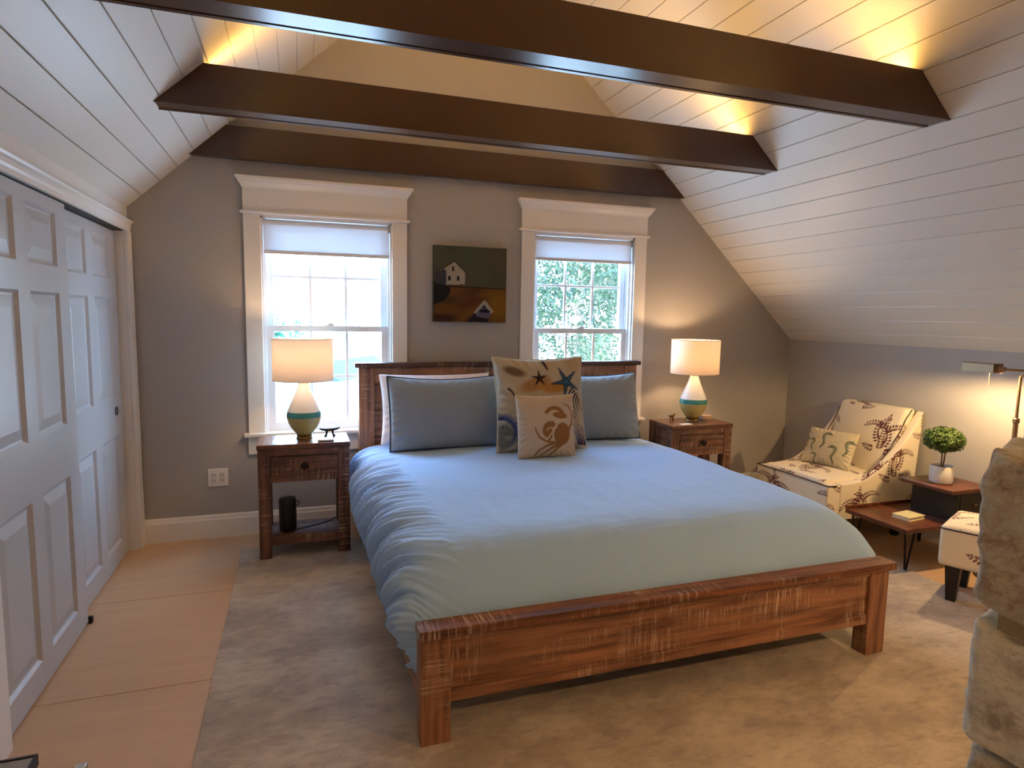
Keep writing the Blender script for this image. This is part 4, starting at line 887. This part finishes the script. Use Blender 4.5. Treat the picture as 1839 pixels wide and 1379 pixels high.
for c_, h_ in enumerate(hs):
    z0 = max(.0, zz - h_); ln = .19 if c_ % 2 else .125; off = .000 if c_ == 0 else random.uniform(-.004, .006)
    if z0 >= zz - .02: break
    brick(off, ln, .0 if c_ else -.006, .145, z0 + .006, zz - .004, M_br[1 if c_ in (0, 3, 6) else random.choice((0, 2))], 10 + c_*4, .009, 14 if c_ < 2 else 7, -.20 if c_ == 0 else 0)
    brick(ln + .01, .34, .0, .145, z0 + .004, zz - .008, M_br[random.randrange(3)], 11 + c_*4); brick(-.004, .34, .155, .31, z0 + .004, zz - .006, M_br[random.randrange(3)], 12 + c_*4)
    zz -= h_

# ------------------------------------------------------------------ corner of a low bench near the closet
bn = thing('low_bench', 'low dark-edged bench whose corner shows beside the closet doors', 'bench', (.17, -2.982, 0))
MB().box(-.14, .168, -.30, .298, .395, .415, .003).build('top', mat('grey_top', C(140, 134, 126), .35, var=(6, .06)), bn, smooth=False)
MB().box(-.145, .173, .298, .304, .390, .417).box(.168, .174, -.30, .304, .390, .417).build('edge_band', M_blackwood, bn, smooth=False)
for a in (-.12, .125):
    for b in (-.28, .255): MB().box(a, a + .03, b, b + .03, 0, .395, .002).build('leg', M_blackwood, bn, smooth=False)
bo = thing('leather_box', 'small red-brown leather box with a bright metal corner beside the low bench', 'box', (.40, -2.832, 0))
MB().box(-.045, .05, -.25, .115, 0, .395, .006).build('body', mat('red_leather', C(120, 62, 44), .5, bump=(90, .3)), bo, smooth=False)
MB().box(.028, .053, .096, .118, .382, .399, .003).build('metal_corner', mat('bright_metal', C(225, 215, 195), .2, metal=1.0, var=(20, .03)), bo, smooth=False)

# ------------------------------------------------------------------ unseen drum pendants, added for warm fill on rug and footboard
def pendant(x, y, z, label, power):
    t = thing('fill_pendant', label, 'pendant', (x, y, z)); zt = ztop(x) - z
    MB().tube([(0, 0, .20), (0, 0, zt)], .004, 8).build('cord', M_cord, t); MB().lathe([(.05, zt - .02), (.055, zt + .04)], n=20).build('canopy', M_brass, t)
    MB().lathe([(.199, 0), (.2, 0), (.2, .22), (.199, .22), (.199, 0)], n=48, cap=False).build('shade', M_linen, t)
    MB().lathe([(.015, .20), (.015, .15), (.03, .12), (.03, .10), (.01, .075)], n=16).build('bulb', MATS['lit_bulb'], t)
    l = bpy.data.lights.new('fill_pendant_light', 'POINT'); l.energy = power; l.color = (1.0, .60, .27); l.shadow_soft_size = .04
    lo = bpy.data.objects.new('fill_pendant_light', l); COL.objects.link(lo); lo.parent = t; lo.location = (0, 0, .10)
pendant(3.35, -4.25, 1.72, 'unseen linen drum pendant added for warm light on rug and footboard', 64)
pendant(1.35, -5.45, 1.95, 'unseen linen drum pendant added near the rear wall for warm fill', 10)

# ------------------------------------------------------------------ outside
GZ = -3.0
o = link('ground_outside', [(-60, .4, GZ), (90, .4, GZ), (90, 140, GZ), (-60, 140, GZ)], [(0, 1, 2, 3)], mat('pale_gravel', C(214, 208, 196), .9, var=(.6, .08)), smooth=False, recalc=False)
o['kind'] = 'structure'
def tree(name, label, cat, x, y, h, rx, rz, n, col, leafs, trunk=.10, group=None, base=GZ, seed=1):
    t = thing(name, label, cat, (x, y, base), group=group); random.seed(seed)
    tk = MB().tube([(0, 0, 0), (.05, .02, h*.35), (-.03, .0, h*.7), (.02, 0, h*.92)], [trunk, trunk*.8, trunk*.55, trunk*.2], 10)
    for i in range(7):
        a = random.random()*2*PI; z0 = h*(.35 + .5*random.random()); L = rx*(.5 + .4*random.random())
        tk.tube([(0, 0, z0), (L*.5*math.cos(a), L*.5*math.sin(a), z0 + .25*L), (L*math.cos(a), L*math.sin(a), z0 + .7*L)], [trunk*.35, trunk*.22, .008], 6)
    tk.build('trunk', mat('bark', C(116, 98, 82), .9, bump=(20, .6)), t)
    v = []; f = []; cl = []
    for i in range(26):
        d = Vector((random.gauss(0, 1), random.gauss(0, 1), random.gauss(0, 1))).normalized()*(random.random()**.4); cl.append((d.x*rx, d.y*rx, h - rz + d.z*rz, rx*random.uniform(.22, .42)))
    for i in range(n):
        c_ = random.choice(cl); d = Vector((random.gauss(0, 1), random.gauss(0, 1), random.gauss(0, 1))).normalized()*(random.random()**.5)
        add_leaf((c_[0] + d.x*c_[3], c_[1] + d.y*c_[3], c_[2] + d.z*c_[3]), (random.gauss(0, 1), random.gauss(0, 1), random.gauss(.6, 1)), leafs*random.uniform(.7, 1.3), v, f)
    link('foliage', v, f, mat(name + '_leaf_%d' % seed, col, .5, var=(3, .6), trans=(tuple(min(1, c_*1.3) for c_ in col[:3]) + (1,), .3)), t, smooth=False, kind='stuff', recalc=False)
tree('garden_tree', 'broad green tree close outside the window beside the headboard', 'tree', 6.5, 7.6, 7.0, 2.2, 2.0, 7000, C(40, 56, 26), .06, .13, seed=2)
tree('garden_tree', 'taller blue-green tree standing further off behind the broad tree', 'tree', 10.8, 14.5, 8.2, 3.0, 2.5, 8000, C(30, 56, 36), .085, .16, seed=3)
tree('garden_shrub', 'yellow-green shrub growing low below the window with trees', 'shrub', 3.1, 2.5, 4.1, .8, .8, 2600, C(96, 86, 28), .045, .05, seed=4)
tree('garden_shrub', 'dusty green shrub under the trees toward the armchair side', 'shrub', 5.4, 3.5, 4.4, .75, .9, 2600, C(58, 68, 36), .045, .05, seed=5)
tree('hedge_bush', 'round green bush far across the yard outside the lamp window', 'bush', -0.6, 24, 4.4, 1.6, 1.4, 3000, C(54, 110, 84), .10, .06, seed=6)
random.seed(11)
b = thing('boat', 'white boat with blue cover parked in the yard outside', 'boat', (3.4, 26.0, GZ), .9)
MB().add([(-2.6, -.8, .5), (2.0, -.9, .5), (3.4, 0, .7), (2.0, .9, .5), (-2.6, .8, .5), (-2.6, -1.0, 1.5), (2.2, -1.1, 1.6), (4.0, 0, 1.9), (2.2, 1.1, 1.6), (-2.6, 1.0, 1.5)], [(4, 3, 2, 1, 0), (5, 6, 7, 8, 9)] + [(i, (i + 1) % 5, (i + 1) % 5 + 5, i + 5) for i in range(5)]).build('hull', mat('white_gelcoat', C(150, 156, 166), .3, var=(1, .02)), b, smooth=False)
MB().add([(-2.4, -.95, 1.5), (2.2, -1.0, 1.6), (2.2, 1.0, 1.6), (-2.4, .95, 1.5), (-2.2, 0, 2.3), (1.8, 0, 2.4)], [(0, 1, 5, 4), (1, 2, 5), (2, 3, 4, 5), (3, 0, 4)]).build('cover', mat('blue_tarp', C(40, 62, 128), .6, bump=(4, .3)), b, smooth=False)
for a in (-1.8, 1.4): MB().box(a - .1, a + .1, -.7, .7, 0, .55).build('cradle', mat('grey_timber', C(150, 146, 140), .8, var=(4, .1)), b, smooth=False)

# repeats of a kind share a group
GROUPS = {'ceiling_beam': 'dark tie beams across the ceiling', 'light_strip': 'light strips on the beams', 'roller_shade': 'roller shades in the windows', 'pillow_sham': 'grey-blue shams on the bed',
          'nightstand': 'nightstands beside the bed', 'table_lamp': 'glass lamps on the nightstands', 'boat_cleat': 'boat cleats on the nightstands', 'garden_tree': 'trees outside', 'garden_shrub': 'shrubs outside', 'fill_pendant': 'unseen drum pendants added for fill'}
for o in bpy.data.objects:
    g = GROUPS.get(o.name.split('.')[0])
    if g and o.parent is None: o['group'] = g
